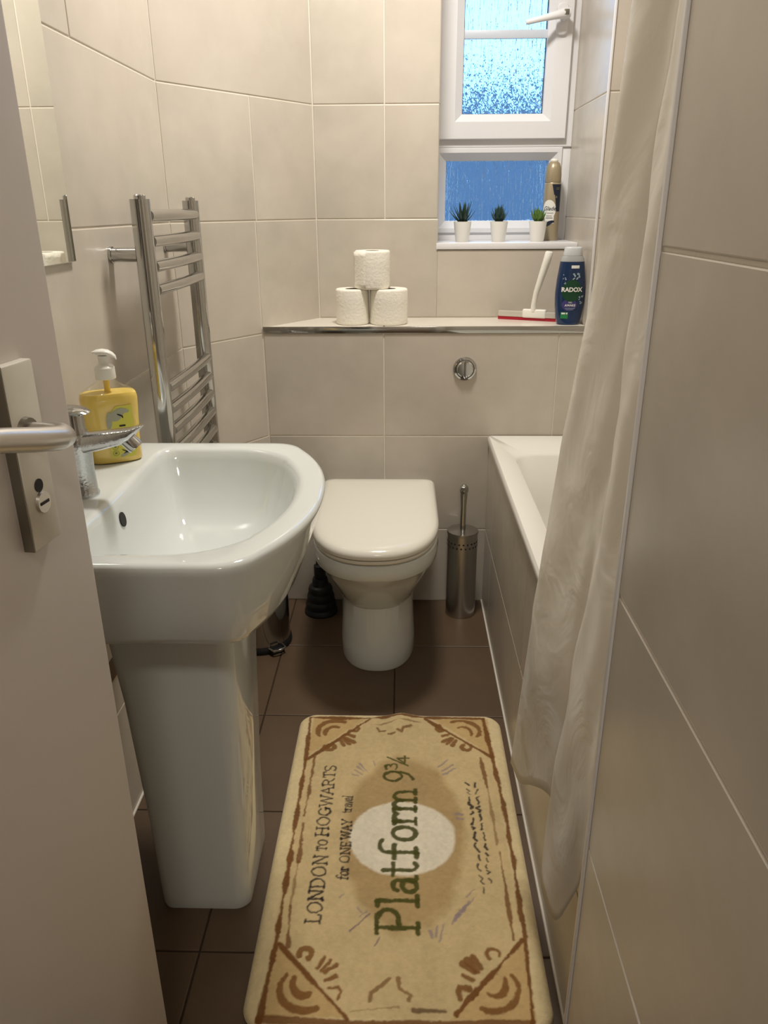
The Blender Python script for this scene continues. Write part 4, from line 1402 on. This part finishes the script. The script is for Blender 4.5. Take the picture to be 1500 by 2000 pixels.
GL = {
    'L': (0.72, [[(.16, 1), (.16, 0)], sf(.16, 1), [(.04, 0), (.62, 0), (.64, .2)]]),
    'O': (0.98, [ell(.46, .5, .38, .5, 0, 360, 22)]),
    'N': (0.95, [[(.16, 0), (.16, 1), (.74, 0), (.74, 1)], sf(.16, 0), sf(.13, 1, .09), sf(.74, 1)]),
    'D': (0.92, [[(.15, 0), (.15, 1), (.36, 1)] + ell(.38, .5, .40, .5, 90, -90) + [(.15, 0)], sf(.12, 0, .08), sf(.12, 1, .08)]),
    'T': (0.80, [[(.06, .82), (.08, 1), (.70, 1), (.72, .82)], [(.39, 1), (.39, 0)], sf(.39, 0)]),
    'H': (0.98, [[(.16, 0), (.16, 1)], [(.78, 0), (.78, 1)], [(.16, .5), (.78, .5)], sf(.16, 0), sf(.16, 1), sf(.78, 0), sf(.78, 1)]),
    'G': (0.96, [ell(.46, .5, .38, .5, 48, 325, 20) + [(.78, .42)], sf(.72, .43, .13), [(.78, .42), (.78, .1)]]),
    'W': (1.22, [[(.06, 1), (.32, 0), (.58, .95), (.84, 0), (1.12, 1)], sf(.06, 1), sf(1.12, 1)]),
    'A': (0.92, [[(.08, 0), (.44, 1), (.80, 0)], [(.20, .36), (.68, .36)], sf(.08, 0, .1), sf(.80, 0, .1)]),
    'R': (0.90, [[(.16, 0), (.16, 1), (.40, 1)] + ell(.42, .76, .26, .24, 90, -90) + [(.16, .52)], [(.44, .52), (.78, 0), (.86, 0)], sf(.16, 0), sf(.12, 1, .08)]),
    'S': (0.74, [ell(.34, .74, .26, .26, 30, 260, 14) + ell(.34, .25, .28, .25, 85, -150, 14)]),
    'E': (0.74, [[(.60, .84), (.58, 1), (.15, 1), (.15, 0), (.60, 0), (.62, .16)], [(.15, .52), (.48, .52)], sf(.12, 0, .08)]),
    'Y': (0.84, [[(.06, 1), (.40, .48), (.74, 1)], [(.40, .48), (.40, 0)], sf(.06, 1, .08), sf(.74, 1, .08), sf(.40, 0)]),
    'f': (0.50, [ell(.38, .80, .18, .20, 40, 180) + [(.20, 0)], [(.04, .60), (.40, .60)], sf(.20, 0)]),
    'o': (0.62, [ell(.30, .32, .23, .32, 0, 360, 18)]),
    'r': (0.52, [[(.12, .62), (.12, 0)], ell(.30, .40, .18, .22, 170, 40), sf(.12, 0), [(.03, .62), (.12, .62)]]),
    't': (0.46, [[(.18, .86), (.18, .14)] + ell(.30, .14, .12, .14, 180, 320), [(.03, .62), (.38, .62)]]),
    'a': (0.60, [ell(.27, .44, .18, .18, 160, 20) + [(.45, .12)] + ell(.53, .10, .08, .10, 180, 290), ell(.26, .19, .19, .19, 60, 330, 14) + [(.45, .24)]]),
    'v': (0.52, [[(.04, .62), (.25, 0), (.46, .62)]]),
    'e': (0.56, [[(.08, .34), (.48, .34)] + ell(.28, .32, .20, .31, 5, 320, 16)]),
    'l': (0.34, [[(.16, 1), (.16, 0)], sf(.16, 0), [(.05, 1), (.16, 1)]]),
    'P': (0.80, [[(.18, 0), (.18, 1), (.42, 1)] + ell(.42, .73, .28, .27, 90, -90) + [(.18, .46)], sf(.18, 0, .15), sf(.12, 1, .10)]),
    'm': (0.98, [[(.13, .62), (.13, 0)], ell(.30, .38, .17, .24, 180, 0) + [(.47, 0)], ell(.64, .38, .17, .24, 180, 0) + [(.81, 0)], sf(.13, 0, .09), sf(.47, 0, .09), sf(.81, 0, .09), [(.03, .62), (.13, .62)]]),
    '9': (0.62, [ell(.28, .66, .22, .30, 0, 360, 18), [(.50, .66), (.48, .36), (.36, .10), (.16, -.02)]]),
    '3': (0.60, [ell(.24, .76, .20, .22, 150, -80) + ell(.24, .27, .24, .27, 80, -150)]),
    '4': (0.64, [[(.44, 0), (.44, 1), (.04, .34), (.60, .34)]]),
    '/': (0.60, [[(.02, -.1), (.52, 1.1)]]),
}


def write(word, base_u, v_start, v_end, cap, w, c, gap=0.0):
    """letters run away from the viewer (+v); their tops point to -u"""
    tot = sum(GL[ch][0] for ch in word)
    kx = (v_end - v_start) / tot
    x = 0
    for ch in word:
        adv, pls = GL[ch]
        strokes([[(base_u - py_ * cap, v_start + (x + px_) * kx) for px_, py_ in pl_] for pl_ in pls], w, c, 0.95, 0.12)
        x += adv


INK = lin(34, 24, 30)
write('LONDON', 10.7, 18.4, 34.0, 2.6, 0.36, INK)
write('TO', 10.3, 34.7, 37.8, 1.8, 0.34, INK)
write('HOGWARTS', 10.25, 38.5, 59.6, 2.5, 0.36, INK)
write('for', 14.9, 28.0, 31.2, 2.0, 0.30, INK)
write('ONE', 15.0, 31.9, 37.4, 1.9, 0.32, INK)
write('WAY', 14.8, 37.9, 43.2, 1.9, 0.32, INK)
write('travel', 14.5, 45.0, 50.0, 2.0, 0.28, INK)
OL = lin(74, 74, 22)
for ch, a, b in (('P', 16.6, 22.3), ('l', 22.0, 25.2), ('a', 25.0, 29.2), ('t', 29.0, 32.6), ('f', 32.8, 37.6), ('o', 37.4, 42.0), ('r', 42.0, 45.6), ('m', 45.4, 52.6)):
    write(ch, 27.9, a, b, 7.2, 0.98, OL)
write('9', 27.4, 54.3, 58.4, 6.6, 0.75, OL)
write('3', 24.0, 58.2, 60.6, 2.7, 0.5, OL)
strokes([[(26.4, 59.6), (21.8, 62.4)]], 0.42, OL)
write('4', 26.6, 60.2, 63.0, 2.6, 0.5, OL)
# two columns of tiny unreadable script
rs = random.Random(11)
for ub0, ub1, va, vb in ((39.2, 40.1, 25.4, 54.6), (40.9, 41.5, 27.8, 54.6)):
    v_ = va
    while v_ < vb:
        L_ = rs.uniform(0.6, 2.2)
        t_ = (v_ - va) / (vb - va)
        ub = ub1 + (ub0 - ub1) * t_
        pts = []
        kk = max(2, int(L_ / 0.5))
        for q in range(kk + 1):
            pts.append((ub + rs.uniform(-0.42, 0.42), v_ + L_ * q / kk + rs.uniform(-0.1, 0.1)))
        strokes([pts], 0.40, INK, 0.92, 0.3)
        v_ += L_ + rs.uniform(0.5, 1.3)
# gentle tufting variation of the dyed pile
colr *= (1 + 0.05 * n_big + 0.04 * n_mid + 0.05 * n_small + 0.04 * n_a)[..., None]

e = np.clip(edge / 1.3, 0, 1)
hgt = 0.002 + 0.0115 * np.sqrt(np.clip(1 - (1 - e) ** 2, 0, 1)) + 0.0005 * n_small * e + 0.0006 * n_mid * e
hgt += 0.0005 * n_a * e
buck = np.exp(-((uu - 25) / 3.0) ** 2) * np.exp(-((VH - vv_) / 9.0) ** 2)
hgt += 0.006 * buck
co = np.stack([uu / 100 + U0, vv_ / 100 + V0 + 0.004 * buck, hgt], -1).reshape(-1, 3)
nvx = nx + 1
ii, jj = np.meshgrid(np.arange(nx), np.arange(ny))
q0 = (jj * nvx + ii).ravel()
fc = np.stack([q0, q0 + 1, q0 + 1 + nvx, q0 + nvx], -1)
c0 = np.array([U0 + UW / 200, V0 + VH / 200, 0.0])
me = bpy.data.meshes.new('bath_mat')
me.from_pydata((co - c0).tolist(), [], fc.tolist())
me.polygons.foreach_set('use_smooth', [True] * len(me.polygons))
at = me.color_attributes.new('Print', 'FLOAT_COLOR', 'POINT')
rgba = np.ones((len(co), 4), np.float32)
rgba[:, :3] = np.clip(colr.reshape(-1, 3), 0, 1)
at.data.foreach_set('color', rgba.ravel())
m, N, L, b = new_mat('printed_pile')
an = N.new('ShaderNodeAttribute')
an.attribute_name = 'Print'
L.new(an.outputs['Color'], b.inputs['Base Color'])
b.inputs['Roughness'].default_value = 0.95
b.inputs['Specular IOR Level'].default_value = 0.1
b.inputs['Sheen Weight'].default_value = 0.25
tc = N.new('ShaderNodeTexCoord')
ns = N.new('ShaderNodeTexNoise')
ns.inputs['Scale'].default_value = 420
ns.inputs['Detail'].default_value = 3
L.new(tc.outputs['Object'], ns.inputs['Vector'])
bp = N.new('ShaderNodeBump')
bp.inputs['Strength'].default_value = 0.6
bp.inputs['Distance'].default_value = 0.002
L.new(ns.outputs['Fac'], bp.inputs['Height'])
L.new(bp.outputs['Normal'], b.inputs['Normal'])
M['pile'] = m
me.materials.append(m)
matt = thing('bath_mat', c0, 'beige plush bath mat printed like an old train ticket', 'bath mat')
pile = bpy.data.objects.new('pile', me)
link(pile, c0, matt)
v, f = loft([[(x / 100 + U0, y / 100 + V0, z) for x, y in rounded_rect(0.1, UW - 0.1, 0.1, VH - 0.1, 4.1, 8)] for z in (0.0005, 0.0025)])
MB().add(v, f).build('backing', 'lid', matt, False)
